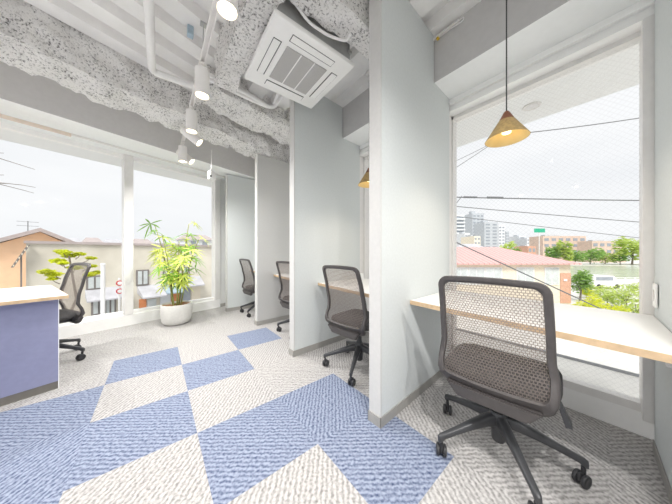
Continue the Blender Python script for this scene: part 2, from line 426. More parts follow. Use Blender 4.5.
for k, s in enumerate(S):
    bm = B(); box(bm, s - .05, s + .05, -.005, .14, .155, SOF_A, .004, WA)
    struct(obj('trim_mullion_%d' % (k + 1), bm, M['jamb']), 'pale grey mullion between the long window panes')
# booth window wall
bm = B(); box(bm, 2.155, 2.30, YB, 4.95, -.08, .135, .004); struct(obj('wall_booth_curb', bm, M['frame']), 'low white curb under the booth windows')
bm = B()
box(bm, 2.05, 2.30, YB, 4.95, 2.375, SOF_B, .003); box(bm, 2.075, 2.30, YB, 4.95, 2.345, 2.375, .002); box(bm, 2.06, 2.30, YB, 4.95, 2.315, 2.345, .003)
struct(obj('trim_window_head', bm, M['frame']), 'stepped white head trim above the booth windows')
YS = [YB, -1.37, -.225, .955, 2.09, 3.225, 4.36]
for k in range(6):
    a, b = YS[k] + .04, YS[k + 1] - .015
    w = thing('window_%d' % (k + 4), 'tall wired glass window at a work booth', None, kind='structure')
    bm = B()
    box(bm, 2.15, 2.22, a, b, .135, .185, .003); box(bm, 2.15, 2.22, a, b, 2.285, 2.315, .002)
    box(bm, 2.15, 2.22, a, a + .02, .135, 2.315); box(bm, 2.15, 2.22, b - .02, b, .135, 2.315)
    obj('window_frame', bm, M['jamb'], w)
    bm = B(); box(bm, 2.18, 2.186, a + .02, b - .02, .185, 2.285); obj('window_pane', bm, M['wired'], w)
for k, y in enumerate(YS[1:]):
    x0 = 2.04 if k else 2.1
    bm = B(); box(bm, 2.05, 2.26, y - .022, y + (.115 if k == 1 else .05), .135, 2.315, .004)
    struct(obj('trim_booth_mullion_%d' % (k + 1), bm, M['jamb']), 'pale grey mullion at the window end of a partition')
bm = B(); box(bm, 2.10, 2.30, 4.36, 5.3, -.08, SOF_B); struct(obj('wall_booth_end', bm, M['wall']))

# ------------------------------------------------------------------ booth partitions
PL = [('grey partition with a light switch closing the booth of the large mesh chair', 0), ('tall grey partition standing between the first two desk booths', 1),
      ('tall grey partition standing behind the second booth chair', 2), ('grey partition under the rough sprayed beam, beyond the second booth', 3),
      ('narrow white ended partition closing the farthest booth beside the window wall', 4)]
for lab, k in PL:
    y0 = PY[k] - (.085 if k == 0 else 0); px = [1.05, 1.04, 1.072, 1.118, .965][k]; top = [DECK - .001, DECK - .001, DECK - .001, 2.45, SOF_B - .005][k]
    t = thing('booth_partition', lab, 'partition', (px, y0, 0), math.atan(TILT), 'booth partitions', 'thing')
    L = 2.045 - px; nb = 1.742 - px
    bm = B(); prism(bm, [(.012, 0), (L, 0), (L, min(top, SOF_B - .001)), (nb, min(top, SOF_B - .001)), (nb, top), (.012, top)] if top > SOF_B else [(.012, 0), (L, 0), (L, top), (.012, top)], 0, .085, Matrix.Translation((0, .085, 0)) @ Matrix.Rotation(PI / 2, 4, 'X')); obj('panel', bm, M['panel_darker' if k == 3 else 'wallpaper'], t)
    bm = B(); box(bm, 0, .012, -.001, .086, 0, top, .001); obj('end_cap', bm, M['edge'], t)
    bm = B()
    box(bm, -.006, L, -.006, -.0012, 0, .06); box(bm, -.006, L, .0862, .091, 0, .06); box(bm, -.006, -.0005, -.006, .091, 0, .06)
    obj('skirting', bm, M['skirt'], t)
    bm = None
# switch
t = thing('light_switch', 'narrow white switch plate on the partition beside the booth window', 'switch', (1.965, PY[0] + TILT * .915 + .0035, .83), math.atan(TILT))
bm = B(); box(bm, -.035, .035, 0, .008, -.06, .06, .003); obj('plate', bm, M['frame'], t)
bm = B(); box(bm, -.012, .012, .008, .012, -.03, .03, .002); obj('rocker', bm, M['jamb'], t)

# ------------------------------------------------------------------ booth desks
DL = ['white booth desk with wood edge behind the large mesh chair by the wired window', 'white booth desk behind the chair between the two tall partitions',
      'white booth desk mostly hidden beyond the second tall partition', 'small looking white desk in the farthest booth']
for k in range(4):
    y0 = (PY[0] if k == 0 else PY[k] + .085); y1 = PY[k + 1]
    f0, f1 = (1.295, 1.37)
    e = .004
    def yy(y, x): return y + TILT * (x - 1.05)
    t = thing('booth_desk', DL[k], 'desk', (0, 0, 0), 0, 'booth desks')
    bm = B(); prism(bm, [(f0 + .004, yy(y0, f0) + e), (2.045, yy(y0, 2.045) + e), (2.045, yy(y1, 2.045) - e), (f1 + .004, yy(y1, f1) - e)], .688, .715); obj('worktop', bm, M['desk'], t)
    bm = B(); prism(bm, [(f0 + .0038, yy(y0, f0) + e), (f1 + .0038, yy(y1, f1) - e), (f1, yy(y1, f1) - e), (f0, yy(y0, f0) + e)], .6875, .7145); obj('edge_band', bm, M['wood'], t)
    bm = B(); box(bm, 1.55, 1.58, yy(y0, 1.55) + .005, yy(y0, 1.55) + .03, .60, .688); box(bm, 1.55, 1.95, yy(y0, 1.75) + .012, yy(y0, 1.75) + .03, .672, .688)
    obj('bracket', bm, M['jamb'], t, False)
    bm = B(); box(bm, 1.55, 1.95, yy(y1, 1.75) - .034, yy(y1, 1.75) - .016, .672, .688); obj('bracket', bm, M['jamb'], t)
# small white socket box on the second booth's desk
t = thing('power_socket', 'small white socket box on the desk behind the second chair', 'socket', (1.93, 1.93, .715))
bm = B(); box(bm, -.03, .03, -.05, .05, 0, .075, .008); obj('housing', bm, M['frame'], t)
bm = B(); box(bm, -.034, -.030, -.025, .025, .02, .055, .001); obj('outlet', bm, M['jamb'], t)

# ------------------------------------------------------------------ reception counter
t = thing('reception_desk', 'lavender fronted desk with white top and wood edge by the long window', 'desk', (-.583, 2.678, 0), R(18))
bm = B(); box(bm, -1.75, -.004, 0, .03, .058, .697); obj('front_panel', bm, M['lav'], t)
bm = B(); box(bm, -.004, .0, 0, .03, .0, .697); obj('end_strip', bm, M['frame'], t)
bm = B(); box(bm, -1.75, -.005, .003, .03, 0, .058); obj('plinth', bm, M['toe'], t)
bm = B(); box(bm, -1.80, .033, -.096, .86, .699, .722); obj('worktop', bm, M['desk'], t)
bm = B(); box(bm, -1.80, .037, -.10, -.096, .6985, .7215); box(bm, .033, .037, -.096, .86, .6985, .7215); obj('edge_band', bm, M['wood'], t)
bm = B(); box(bm, -1.75, -1.71, .03, .82, 0, .699); obj('side_panel', bm, M['desk'], t)

# ------------------------------------------------------------------ mesh task chair (faces +x, origin under its gas column)
def prof_x(z):
    P = [(.385, -.175), (.44, -.215), (.49, -.205), (.545, -.178), (.62, -.185), (.75, -.215), (.94, -.268)]
    for (z0, x0), (z1, x1) in zip(P, P[1:]):
        if z <= z1:
            u = max(0, (z - z0) / (z1 - z0)); u = u * u * (3 - 2 * u) * .4 + u * .6
            return x0 + (x1 - x0) * u
    return P[-1][1]
def half_w(z):
    P = [(.385, .195), (.44, .226), (.535, .230), (.60, .219), (.78, .214), (.94, .206)]
    for (z0, w0), (z1, w1) in zip(P, P[1:]):
        if z <= z1: return w0 + (w1 - w0) * max(0, (z - z0) / (z1 - z0))
    return P[-1][1]
def ring_pts(inset, bot, top, rad, n=10):
    """outline (y, z) of the back frame, counter-clockwise, always the same number of points"""
    out = []
    zs = [bot + rad + (top - bot - 2 * rad) * i / 18 for i in range(19)]
    hw = lambda z: half_w(z) - inset
    for z in zs: out.append((hw(z), z))
    c = hw(top - rad) - rad
    for i in range(1, n): a = PI / 2 * i / n; out.append((c + rad * math.cos(a), top - rad + rad * math.sin(a)))
    for i in range(9): out.append((c - 2 * c * i / 8, top + .006 * math.sin(PI * i / 8)))
    for i in range(1, n): a = PI / 2 + PI / 2 * i / n; out.append((-c + rad * math.cos(a), top - rad + rad * math.sin(a)))
    for z in reversed(zs): out.append((-hw(z), z))
    c = hw(bot + rad) - rad
    for i in range(1, n): a = PI + PI / 2 * i / n; out.append((-c + rad * math.cos(a), bot + rad + rad * math.sin(a)))
    for i in range(9): out.append((-c + 2 * c * i / 8, bot - .004 * math.sin(PI * i / 8)))
    for i in range(1, n): a = 1.5 * PI + PI / 2 * i / n; out.append((c + rad * math.cos(a), bot + rad + rad * math.sin(a)))
    return out
def curve_x(y, z): return prof_x(z) - .018 * (1 - (y / .22) ** 2)      # the back wraps slightly round the sitter
def make_chair():
    t = thing('task_chair', '', 'chair')
    # back frame: loop with a rounded cross-section
    bm = B()
    out = ring_pts(0, .372, .935, .052); inn = ring_pts(.030, .448, .905, .034)
    N = len(out); rings = []
    for k in range(8):
        a = 2 * PI * k / 8; ca, sa = math.cos(a), math.sin(a)
        ca = math.copysign(abs(ca) ** .6, ca); sa = math.copysign(abs(sa) ** .6, sa)
        ring = []
        for (yo, zo), (yi, zi) in zip(out, inn):
            f = .5 + .5 * ca
            y, z = yi + (yo - yi) * f, zi + (zo - zi) * f
            ring.append(bm.verts.new((curve_x(y, z) + .014 * sa, y, z)))
        rings.append(ring)
    for k in range(8):
        a_, b_ = rings[k], rings[(k + 1) % 8]
        for i in range(N): bm.faces.new((a_[i], a_[(i + 1) % N], b_[(i + 1) % N], b_[i]))
    obj('back_frame', bm, M['ch_frame'], t, True, 60)
    # mesh
    bm = B(); nz, ny = 26, 14; g = []
    for i in range(nz + 1):
        z = .44 + (.913 - .44) * i / nz; hw = half_w(z) - .024
        if i == 0 or i == nz: hw -= .02
        g.append([bm.verts.new((curve_x(hw * (2 * j / ny - 1), z) + .004, hw * (2 * j / ny - 1), z)) for j in range(ny + 1)])
    for i in range(nz):
        for j in range(ny): bm.faces.new((g[i][j], g[i][j + 1], g[i + 1][j + 1], g[i + 1][j]))
    obj('back_mesh', bm, M['ch_mesh'], t, True)
    # seat cushion: superelliptic pad, waterfall front
    bm = B(); rows = []; nr = 40
    for f, dz in ((0, .0), (.55, .0), (.86, -.003), (.96, -.012), (1., -.028), (.99, -.045), (.93, -.058), (0, -.058)):
        r = []
        if f == 0: r = [bm.verts.new((.04, 0, .462 + dz))]
        else:
            for i in range(nr):
                a = 2 * PI * i / nr; ca, sa = math.cos(a), math.sin(a)
                x = math.copysign(abs(ca) ** .45, ca) * .235 * f; y = math.copysign(abs(sa) ** .45, sa) * .238 * f
                fr = max(0, (x - .12) / .115)
                rs = max(0, (-x - .12) / .115)
                r.append(bm.verts.new((.04 + x, y * (1 - .05 * fr), .462 + dz - .022 * fr ** 2 + .006 * rs + .006 * (abs(y) / .238) ** 2)))
        rows.append(r)
    for a_, b_ in zip(rows, rows[1:]):
        for i in range(nr):
            j = (i + 1) % nr
            if len(a_) == 1: bm.faces.new((a_[0], b_[i], b_[j]))
            elif len(b_) == 1: bm.faces.new((a_[i], b_[0], a_[j]))
            else: bm.faces.new((a_[i], b_[i], b_[j], a_[j]))
    st = obj('seat', bm, M['ch_seat'], t, True, 70)
    # tilt mechanism and back support
    bm = B(); box(bm, -.10, .12, -.085, .085, .345, .403, .012); box(bm, -.205, -.06, -.06, .06, .352, .392, .012)
    obj('tilt_mechanism', bm, M['ch_dark'], t, True)
    bm = B(); lathe(bm, [(0, .17), (.026, .17), (.026, .235), (.021, .245), (.021, .345), (0, .345)], 20); obj('gas_column', bm, M['ch_dark'], t, True)
    bm = B(); lathe(bm, [(0, .065), (.026, .065), (.031, .075), (.033, .14), (.040, .16), (.040, .208), (.034, .22), (0, .22)], 24); obj('hub', bm, M['ch_dark'], t, True)
    bm = B(); hexa(bm, [Vector(q) for q in ((-.222, -.135, .335), (-.18, -.135, .34), (-.18, .135, .34), (-.222, .135, .335), (-.236, -.185, .405), (-.20, -.185, .405), (-.20, .185, .405), (-.236, .185, .405))])
    bmesh.ops.bevel(bm, geom=bm.edges[:], offset=.008, segments=2, affect='EDGES'); obj('back_support', bm, M['ch_frame'], t, True)
    # lever paddle
    bm = B(); cyl(bm, (.0, -.08, .375), (.0, -.222, .36), .006, 8)
    hexa(bm, [Vector(q) for q in ((-.032, -.266, .285), (.032, -.266, .285), (.032, -.245, .283), (-.032, -.245, .283), (-.011, -.232, .372), (.011, -.232, .372), (.011, -.216, .372), (-.011, -.216, .372))])
    obj('lever', bm, M['ch_dark'], t, True)
    # five legs, each with its caster
    for k in range(5):
        a = 2 * PI * k / 5; ro = Matrix.Rotation(a, 4, 'Z')
        bm = B(); rings = []
        for x, w, z0, z1 in ((.022, .024, .145, .212), (.07, .023, .148, .203), (.15, .019, .135, .176), (.24, .015, .112, .143), (.295, .0135, .095, .125), (.318, .012, .078, .119), (.327, .008, .078, .112)):
            hw = w; zc, hh = (z0 + z1) / 2, (z1 - z0) / 2; r = []
            for i in range(12):
                q = 2 * PI * i / 12; c_, s_ = math.cos(q), math.sin(q)
                r.append(bm.verts.new(ro @ Vector((x, math.copysign(abs(c_) ** .55, c_) * hw, zc + math.copysign(abs(s_) ** .55, s_) * hh))))
            rings.append(r)
        for a_, b_ in zip(rings, rings[1:]):
            for i in range(12): bm.faces.new((a_[i], a_[(i + 1) % 12], b_[(i + 1) % 12], b_[i]))
        bm.faces.new(rings[0][::-1]); bm.faces.new(rings[-1])
        lg = obj('leg', bm, M['ch_dark'], t, True, 50)
        sw = a + [.5, -.9, 1.1, -.3, .8][k]
        cm = Matrix.Translation(ro @ Vector((.312, 0, 0))) @ Matrix.Rotation(sw, 4, 'Z')
        bm = B()
        for s in (-1, 1):
            wm = cm @ Matrix.Translation((-.012, s * .0155, .029)) @ Matrix.Rotation(PI / 2, 4, 'X')
            lathe(bm, [(0, -.009), (.02, -.009), (.027, -.006), (.029, 0), (.027, .006), (.02, .009), (.012, .007), (0, .007)], 20, mtx=wm)
        lathe(bm, [(0, 0), (.009, 0), (.009, .05), (0, .05)], 10, mtx=cm @ Matrix.Translation((0, 0, .03)))
        box(bm, -.034, .008, -.006, .006, .022, .058, .004, cm)
        obj('caster', bm, M['caster'], lg, True)
    return t
CH = [('large dark mesh back office chair in the booth with the brass pendant', (1.394, .369), 6, -4),
      ('dark mesh office chair at the desk between the two tall partitions', (1.445, 1.445), 6, -9),
      ('office chair half hidden behind the second tall partition', (1.50, 2.56), 7, -8),
      ('small looking office chair in the farthest booth', (1.40, 3.84), 5, -5),
      ('office chair at the lavender desk, seen from its side against the window', (-.85, 3.36), 208, -14)]
ch0 = make_chair()
for i, (lab, (x, y), rz, lr) in enumerate(CH):
    c = ch0 if i == 0 else copy_tree(ch0)
    c.location = (x, y, 0); c.rotation_euler = (0, 0, R(rz)); c['label'] = lab; c['group'] = 'mesh task chairs'
    for ch in c.children:
        if ch.name.startswith('leg'): ch.rotation_euler = (0, 0, R(lr))

# ------------------------------------------------------------------ sprayed beams
def sprayed(name, p, q, w, z0, z1, label, amp=.035, step=.026, seed=0):
    """U-shaped sprayed casing from p to q; w to the north side of the line"""
    p, q = Vector((*p, 0)), Vector((*q, 0)); d = (q - p); L = d.length; d.normalize(); n = Vector((-d.y, d.x, 0))
    sec = []; h = z1 - z0
    k1, k2 = max(3, int(h / step)), max(3, int(w / step))
    for i in range(k1): sec.append((0., z1 - h * i / k1, -1, 0))
    for i in range(k2 + 1):
        f = i / k2; sec.append((w * f, z0, (f - .5) * (1 if abs(f - .5) > .4 else 0), -1))
    for i in range(1, k1 + 1): sec.append((w, z0 + h * i / k1, 1, 0))
    m = int(L / step); bm = B(); g = []
    for j in range(m + 1):
        row = []
        for a, z, nn, nz in sec:
            P = p + d * (L * j / m) + n * a + Vector((0, 0, z))
            s = P * 7 + Vector((seed, 0, 0))
            k = noise.fractal(s, 1, 2, 4) * amp + noise.noise(P * 45) * .008 + noise.noise(P * 2.3 + Vector((0, seed, 3))) * amp * .7
            dv = n * nn + Vector((0, 0, nz)); dv = dv.normalized() if dv.length else dv
            row.append(bm.verts.new(P + dv * k))
        g.append(row)
    for A_, B_ in zip(g, g[1:]):
        for i in range(len(sec) - 1): bm.faces.new((A_[i], A_[i + 1], B_[i + 1], B_[i]))
    for r in (g[0], g[-1]): bm.faces.new(r)
    bm.faces.new([r[0] for r in g] + [r[-1] for r in reversed(g)])
    return struct(obj(name, bm, M['wool'], None, True, 80), label)
sprayed('beam_sprayed_window', (-3.5, 2.80 - .276 * 3.5), (1.72, 2.80 + .276 * 1.72), .36, 2.50, DECK + .09, 'rough sprayed steel beam running along the window wall', .055)
sprayed('beam_sprayed_spots', (.57, -1.5), (.57, 2.15), .17, 2.50, DECK + .07, 'rough sprayed steel beam beside the spotlight track', .03, seed=5)
sprayed('beam_sprayed_booth', (.60, 1.0), (1.70, 1.0), .19, 2.53, DECK + .07, 'rough sprayed steel beam beside the first tall partition', .03, seed=9)

sprayed('beam_sprayed_cross', (.36, 2.36), (1.71, 2.60), .40, 2.62, DECK + .07, 'rough sprayed steel beam behind the air conditioner', .045, seed=14)

# ------------------------------------------------------------------ ceiling cassette air conditioner
t = thing('air_conditioner', 'white square ceiling cassette air conditioner with louvred intake', 'air conditioner', (.86, 1.54, 2.45), R(-1.5))
bm = B(); box(bm, -.315, .315, -.315, .315, 0, .035, .010); obj('panel', bm, M['ac'], t, True)
bm = B(); box(bm, -.292, .292, -.292, .292, .035, .26, .01); obj('casing', bm, M['body'], t)
g = None
bm = B(); box(bm, -.165, .165, -.165, .165, -.006, 0, .002); g = obj('intake_grille', bm, M['ac_grille'], t)
for x in (-.055, .055):
    bm = B(); box(bm, x - .004, x + .004, -.165, .165, -.009, -.006); obj('grille_bar', bm, M['ac'], g)
for k in range(4):
    ro = Matrix.Rotation(PI / 2 * k, 4, 'Z')
    bm = B(); box(bm, -.17, .17, .205, .262, -.002, .002, 0, ro); fl_ = obj('outlet_slot', bm, M['dark'], t)
    bm = B(); box(bm, -.166, .166, .212, .259, -.0055, -.0022, .001, ro); obj('flap', bm, M['ac'], fl_)
for x, y in ((-.28, -.28), (.28, -.28), (-.28, .28), (.28, .28)):
    bm = B(); cyl(bm, (x, y, .06), (x, y, .36), .006, 8); box(bm, x - .02, x + .02, y - .02, y + .02, .10, .12); obj('hanger_rod', bm, M['chrome'], t)

# ------------------------------------------------------------------ spotlight track and spots
TX = .278
t = thing('light_track', 'white lighting track hung beside the sprayed beam', 'track', (TX, 0, 2.515))
bm = B(); box(bm, -.017, -.011, -1.6, 3.75, 0, .03); box(bm, .011, .017, -1.6, 3.75, 0, .03); box(bm, -.011, .011, -1.6, 3.75, .018, .03); obj('rail', bm, M['spot'], t)
for y in (-.9, .3, 1.95, 3.1):
    bm = B(); cyl(bm, (0, y, .03), (0, y, .30), .004, 8); box(bm, -.02, .02, y - .02, y + .02, .26, .275, .002); obj('hanger_rod', bm, M['chrome'], t)
def lamp(name, loc, energy, parent, size=.07, col=(1, .985, .96), rot=(0, 0, 0), spread=180):
    l = bpy.data.lights.new(name, 'AREA'); l.shape = 'DISK'; l.size = size; l.energy = energy; l.color = col; l.spread = R(spread)
    o = bpy.data.objects.new(name, l); C.objects.link(o); o.location = loc; o.rotation_euler = rot
    if parent: o.parent = parent
    return o
SPOT_W = 8
def spot(label, x, y, z, tilt=None, energy=SPOT_W, spread=115):
    s = thing('spotlight', label, 'spotlight', (x, y, z), 0, 'track spotlights')
    if tilt is None:
        bm = B(); box(bm, -.012, .012, -.03, .03, -.015, .0, .002); cyl(bm, (0, 0, -.05), (0, 0, -.014), .008, 10); obj('adaptor', bm, M['spot'], s)
        mt = Matrix.Translation((0, 0, -.045))
    else:
        bm = B(); box(bm, -.012, .012, -.03, .03, -.015, .0, .002); cyl(bm, (0, 0, -.09), (0, 0, -.014), .008, 10); obj('adaptor', bm, M['spot'], s)
        mt = Matrix.Translation((0, 0, -.10)) @ Matrix.Rotation(tilt[1], 4, 'Z') @ Matrix.Rotation(tilt[0], 4, 'Y') @ Matrix.Translation((0, 0, .05))
    bm = B(); lathe(bm, [(0, 0), (.046, 0), (.050, -.004), (.050, -.205), (.046, -.205), (.045, -.175), (0, -.172)], 28, mtx=mt); obj('lamp_body', bm, M['spot'], s, True)
    bm = B(); lathe(bm, [(0, -.176), (.042, -.176), (.042, -.180), (0, -.183)], 24, mtx=mt); obj('lens', bm, M['lens'], s, True)
    r = mt.to_euler()
    lamp('spot_lamp', mt @ Vector((0, 0, -.208)), energy, s, .08, rot=r, spread=spread)
    return s
spot('white spotlight with a glowing lens, closest to the air conditioner', TX, 1.215, 2.515, None, 4)
spot('white cylinder spotlight, second along the track toward the window', TX, 2.0, 2.515, None, 4.5)
spot('white cylinder spotlight, third along the track toward the window', TX, 2.66, 2.515, None, 20, 150)
spot('white upright spotlight nearest the long window', TX, 3.62, 2.515, None, 20, 150)
spot('white spotlight tilted sideways between the third and last upright spots', TX, 3.05, 2.515, (R(-52), R(-20)), 2)
spot('white spotlight tilted sideways at the window end of the track', TX, 3.74, 2.515, (R(-50), R(-20)), 2)
for y in (.5, -.3, -1.1): spot('unseen fill spotlight added on the track behind the viewpoint', TX, y, 2.515, None, 2 if y > 0 else 30, 170)  # out of view, added to brighten the booth and its carpet
# second track near the window, mostly out of view
t = thing('light_track', 'pale rail hanging on a rod under the window beam', 'track', (0, 0, 0))
bm = B(); box(bm, -2.9, -.88, -.44, -.41, 2.335, 2.365, .002, WA); obj('rail', bm, M['pane_w'], t)
for s_ in (-2.4, -1.395):
    bm = B(); cyl(bm, wa(s_, -.425, 2.365), wa(s_, -.425, SOF_A), .005, 8); box(bm, s_ - .02, s_ + .02, -.45, -.40, 2.36, 2.385, .003, WA); obj('hanger_rod', bm, M['pipe'], t)
p = wa(-2.35, -.425, 2.335); spot('unseen fill spotlight added farther along the rail', p.x, p.y, 2.335, None, 16, 160)  # added out of view to lift the light near the window
p = wa(-1.475, -.425, 2.335); spot('pale spotlight at the picture edge under the window beam', p.x, p.y, 2.335, None, 16, 160)
for y in (2.2, 1.0, -.2, -1.4): 
    pass
t = thing('light_track', 'unseen lighting track added over the open floor to carry fill spotlights', 'track', (-1.7, 0, 2.515))  # unseen track and its spots, added as general fill light
bm = B(); box(bm, -.017, .017, -1.8, 1.4, 0, .03); obj('rail', bm, M['spot'], t)
for y in (-1.2, .9):
    bm = B(); cyl(bm, (0, y, .03), (0, y, .30), .004, 8); obj('hanger_rod', bm, M['chrome'], t)
for y in (1.2, .4, -.4, -1.2): spot('unseen fill spotlight added on the track over the open floor', -1.7, y, 2.515, None, 12, 180)
# curtain track
bm = B(); box(bm, -3.4, 1.42, -.235, -.20, SOF_A - .018, SOF_A - .001, 0, WA)
tag(obj('curtain_track', bm, M['jamb']), 'slim grey curtain track along the soffit above the long window', 'curtain track')

# ------------------------------------------------------------------ pipes, conduits, camera, small ceiling fittings
bm = B(); tube(bm, fillet([(-.075, -1.6, 2.66), (-.03, 2.57, 2.66), (.62, 2.53, 2.66)], .06), .029, 14); t = obj('ceiling_pipe', bm, M['pipe'], None, True, 60)
tag(t, 'white ceiling pipe with an elbow turning under the sprayed window beam', 'pipe')
bm = B(); cyl(bm, (.60, 2.531, 2.66), (.70, 2.528, 2.66), .042, 16); obj('coupling', bm, M['pipe'], t, True)
bm = B(); cyl(bm, (.70, 2.528, 2.66), (1.12, 2.51, 2.66), .024, 12); obj('tail_pipe', bm, M['pipe'], t, True)
for dz, lab in ((0, 'white flexible refrigerant line curling up behind the air conditioner'), (.055, 'white flexible line lying above its twin behind the air conditioner')):
    bm = B(); tube(bm, fillet([(.30, 2.24 + dz, 2.63), (.75, 2.27 + dz, 2.62), (.99, 2.30 + dz * .4, 2.60 + dz * .3), (1.035 - dz, 2.18, 2.70), (1.03 - dz, 1.87, 2.66)], .1), .02, 10)
    tag(obj('flexible_line', bm, M['pipe'], None, True, 60), lab, 'pipe')
bm = B(); tube(bm, fillet([(.56, 1.16, 2.60), (.62, 1.19, 2.56), (.75, 1.20, 2.50), (.90, 1.18, 2.49), (1.02, 1.14, 2.50), (1.0, 1.08, 2.49)], .05), .009, 8)
tag(obj('drain_hose', bm, M['pipe'], None, True, 60), 'thin pale hose drooping over the air conditioner casing', 'hose')
bm = B(); tube(bm, fillet([(-1.45, 2.65, 2.62), (-1.22, 2.62, 2.44), (-1.04, 2.60, 2.43), (-.98, 2.62, 2.52)], .08), .012, 8)
tag(obj('flexible_conduit', bm, M['pipe'], None, True, 60), 'white cable loop hanging below the sprayed beam at the picture edge', 'cable')
# dome camera
cx, cy = .62, 3.62
t = thing('security_camera', 'white security camera hanging on a thin rod by the window corner', 'camera', (cx, cy, 2.10))
bm = B(); cyl(bm, (0, 0, .10), (0, 0, .42), .006, 8); obj('rod', bm, M['pipe'], t)
bm = B(); lathe(bm, [(0, .11), (.035, .11), (.05, .09), (.055, .04), (.052, 0), (.03, -.02), (0, -.025)], 24); obj('housing', bm, M['ac'], t, True)
bm = B(); lathe(bm, [(0, 0), (.016, 0), (.016, .006), (0, .01)], 16, mtx=Matrix.Translation((-.018, -.048, .03)) @ Matrix.Rotation(R(80), 4, 'X') @ Matrix.Rotation(R(-20), 4, 'Y')); obj('lens', bm, M['dark'], t, True)
# hanger bracket and junction box on the deck
t = thing('hanger_bracket', 'dark steel bracket clamped under the deck beside the track', 'bracket', (.22, 1.62, 2.79))
bm = B(); box(bm, -.06, .06, -.02, .02, -.012, -.001, .002); box(bm, -.06, -.052, -.02, .02, -.09, -.012); box(bm, .052, .06, -.02, .02, -.09, -.012); obj('clamp', bm, M['body'], t)
bm = B(); cyl(bm, (0, 0, -.10), (0, 0, -.012), .005, 8); obj('rod', bm, M['chrome'], t)
bm = B(); box(bm, .185, .225, 2.02, 2.07, 2.72, 2.789, .004); tag(obj('junction_box', bm, M['bluegrey']), 'blue grey junction box under the corrugated deck', 'junction box')
bm = B(); cyl(bm, (1.28, 1.02, 2.42), (1.28, 1.02, 2.60), .012, 10); rv = obj('sprinkler_valve', bm, M['body']); tag(rv, 'small valve with a red cap under the sprayed beam', 'valve')
bm = B(); lathe(bm, [(0, 0), (.022, 0), (.022, .03), (0, .03)], 14, o=(1.28, 1.02, 2.39)); obj('red_cap', bm, M['red'], rv)
t = thing('deck_clamp', 'metal clip with a yellow tag where the deck meets the booth beam', 'clip', (1.735, .80, 2.765))
bm = B(); box(bm, -.012, .012, -.10, .10, -.018, .0, .003); obj('strap', bm, M['jamb'], t)
bm = B(); tube(bm, fillet([(0, -.10, -.01), (0, -.13, -.005), (0, -.13, -.03), (0, -.10, -.03), (0, -.04, -.022)], .012), .004, 6); obj('wire_loop', bm, M['frame'], t)
bm = B(); box(bm, -.014, .010, .05, .068, -.03, -.018, .002); obj('tag', bm, M['yellow'], t)

# ------------------------------------------------------------------ pendants
def pendant(label, x, y, zb):
    t = thing('pendant_lamp', label, 'pendant lamp', (x, y, zb), 0, 'cone pendants over the booth desks')
    bm = B(); cyl(bm, (0, 0, .155), (0, 0, DECK - zb - .01), .0035, 8); obj('cord', bm, M['cord'], t)
    bm = B(); lathe(bm, [(0, DECK - zb - .001), (.03, DECK - zb - .001), (.03, DECK - zb - .03), (0, DECK - zb - .03)], 20); obj('ceiling_rose', bm, M['spot'], t)
    bm = B(); lathe(bm, [(0, .163), (.010, .163), (.016, .155), (.0395, .109), (.037, .106), (0, .106)], 28); obj('cap', bm, M['cap'], t, True)
    bm = B(); lathe(bm, [(.0395, .109), (.108, 0), (.1055, 0)], 40); s = obj('lamp_shade', bm, M['shade'], t, True)
    bm = B(); lathe(bm, [(.1055, 0), (.037, .1075), (0, .1075)], 40); obj('lining', bm, M['shade_in'], s, True)
    bm = B(); lathe(bm, [(0, .10), (.014, .10), (.016, .075), (.026, .055), (.022, .035), (0, .026)], 20); obj('bulb', bm, M['bulb'], t, True)
    l = bpy.data.lights.new('pendant_glow', 'SPOT'); l.energy = 10; l.color = (1, .88, .72); l.shadow_soft_size = .03; l.spot_size = R(155); l.spot_blend = .9
    o = bpy.data.objects.new('pendant_glow', l); C.objects.link(o); o.parent = t; o.location = (0, 0, .006)
pendant('brass cone pendant lamp with walnut cap hanging in front of the wired window', 1.615, .387, 1.72)
pendant('brass cone pendant lamp half hidden behind the first tall partition', 1.60, 1.465, 1.70)

# ------------------------------------------------------------------ potted palm
t = thing('potted_palm', 'yellow green lady palm in a round white pot by the long window', 'potted plant', (.235, 4.03, 0))
bm = B(); lathe(bm, [(0, 0), (.125, 0), (.155, .012), (.178, .05), (.192, .12), (.197, .20), (.194, .285), (.190, .292), (.180, .292), (.178, .26), (0, .258)], 40); pt = obj('pot', bm, M['pot'], t, True, 50)
bm = B(); 
for i in range(90):
    a, r = random.uniform(0, 2 * PI), .165 * math.sqrt(random.random())
    box(bm, -.018, .018, -.008, .008, 0, .008, 0, Matrix.Translation((r * math.cos(a), r * math.sin(a), .2585 + random.random() * .012)) @ Matrix.Rotation(random.uniform(0, PI), 4, 'Z') @ Matrix.Rotation(random.uniform(-.3, .3), 4, 'X'))
tag(obj('mulch', bm, M['soil'], pt), kind='stuff')
def leaflet(bm, base, d, nrm, L, w, droop):
    side = nrm.cross(d).normalized(); prev = None
    for i, f in enumerate((.25, .8, 1, .75, .06)):
        u = i / 4; c = base + d * (L * u) - Vector((0, 0, droop * L * u * u)); hw = w * f
        cur = [bm.verts.new(c + side * hw + nrm * .22 * hw), bm.verts.new(c), bm.verts.new(c - side * hw + nrm * .22 * hw)]
        if prev: bm.faces.new((prev[0], prev[1], cur[1], cur[0])); bm.faces.new((prev[1], prev[2], cur[2], cur[1]))
        prev = cur
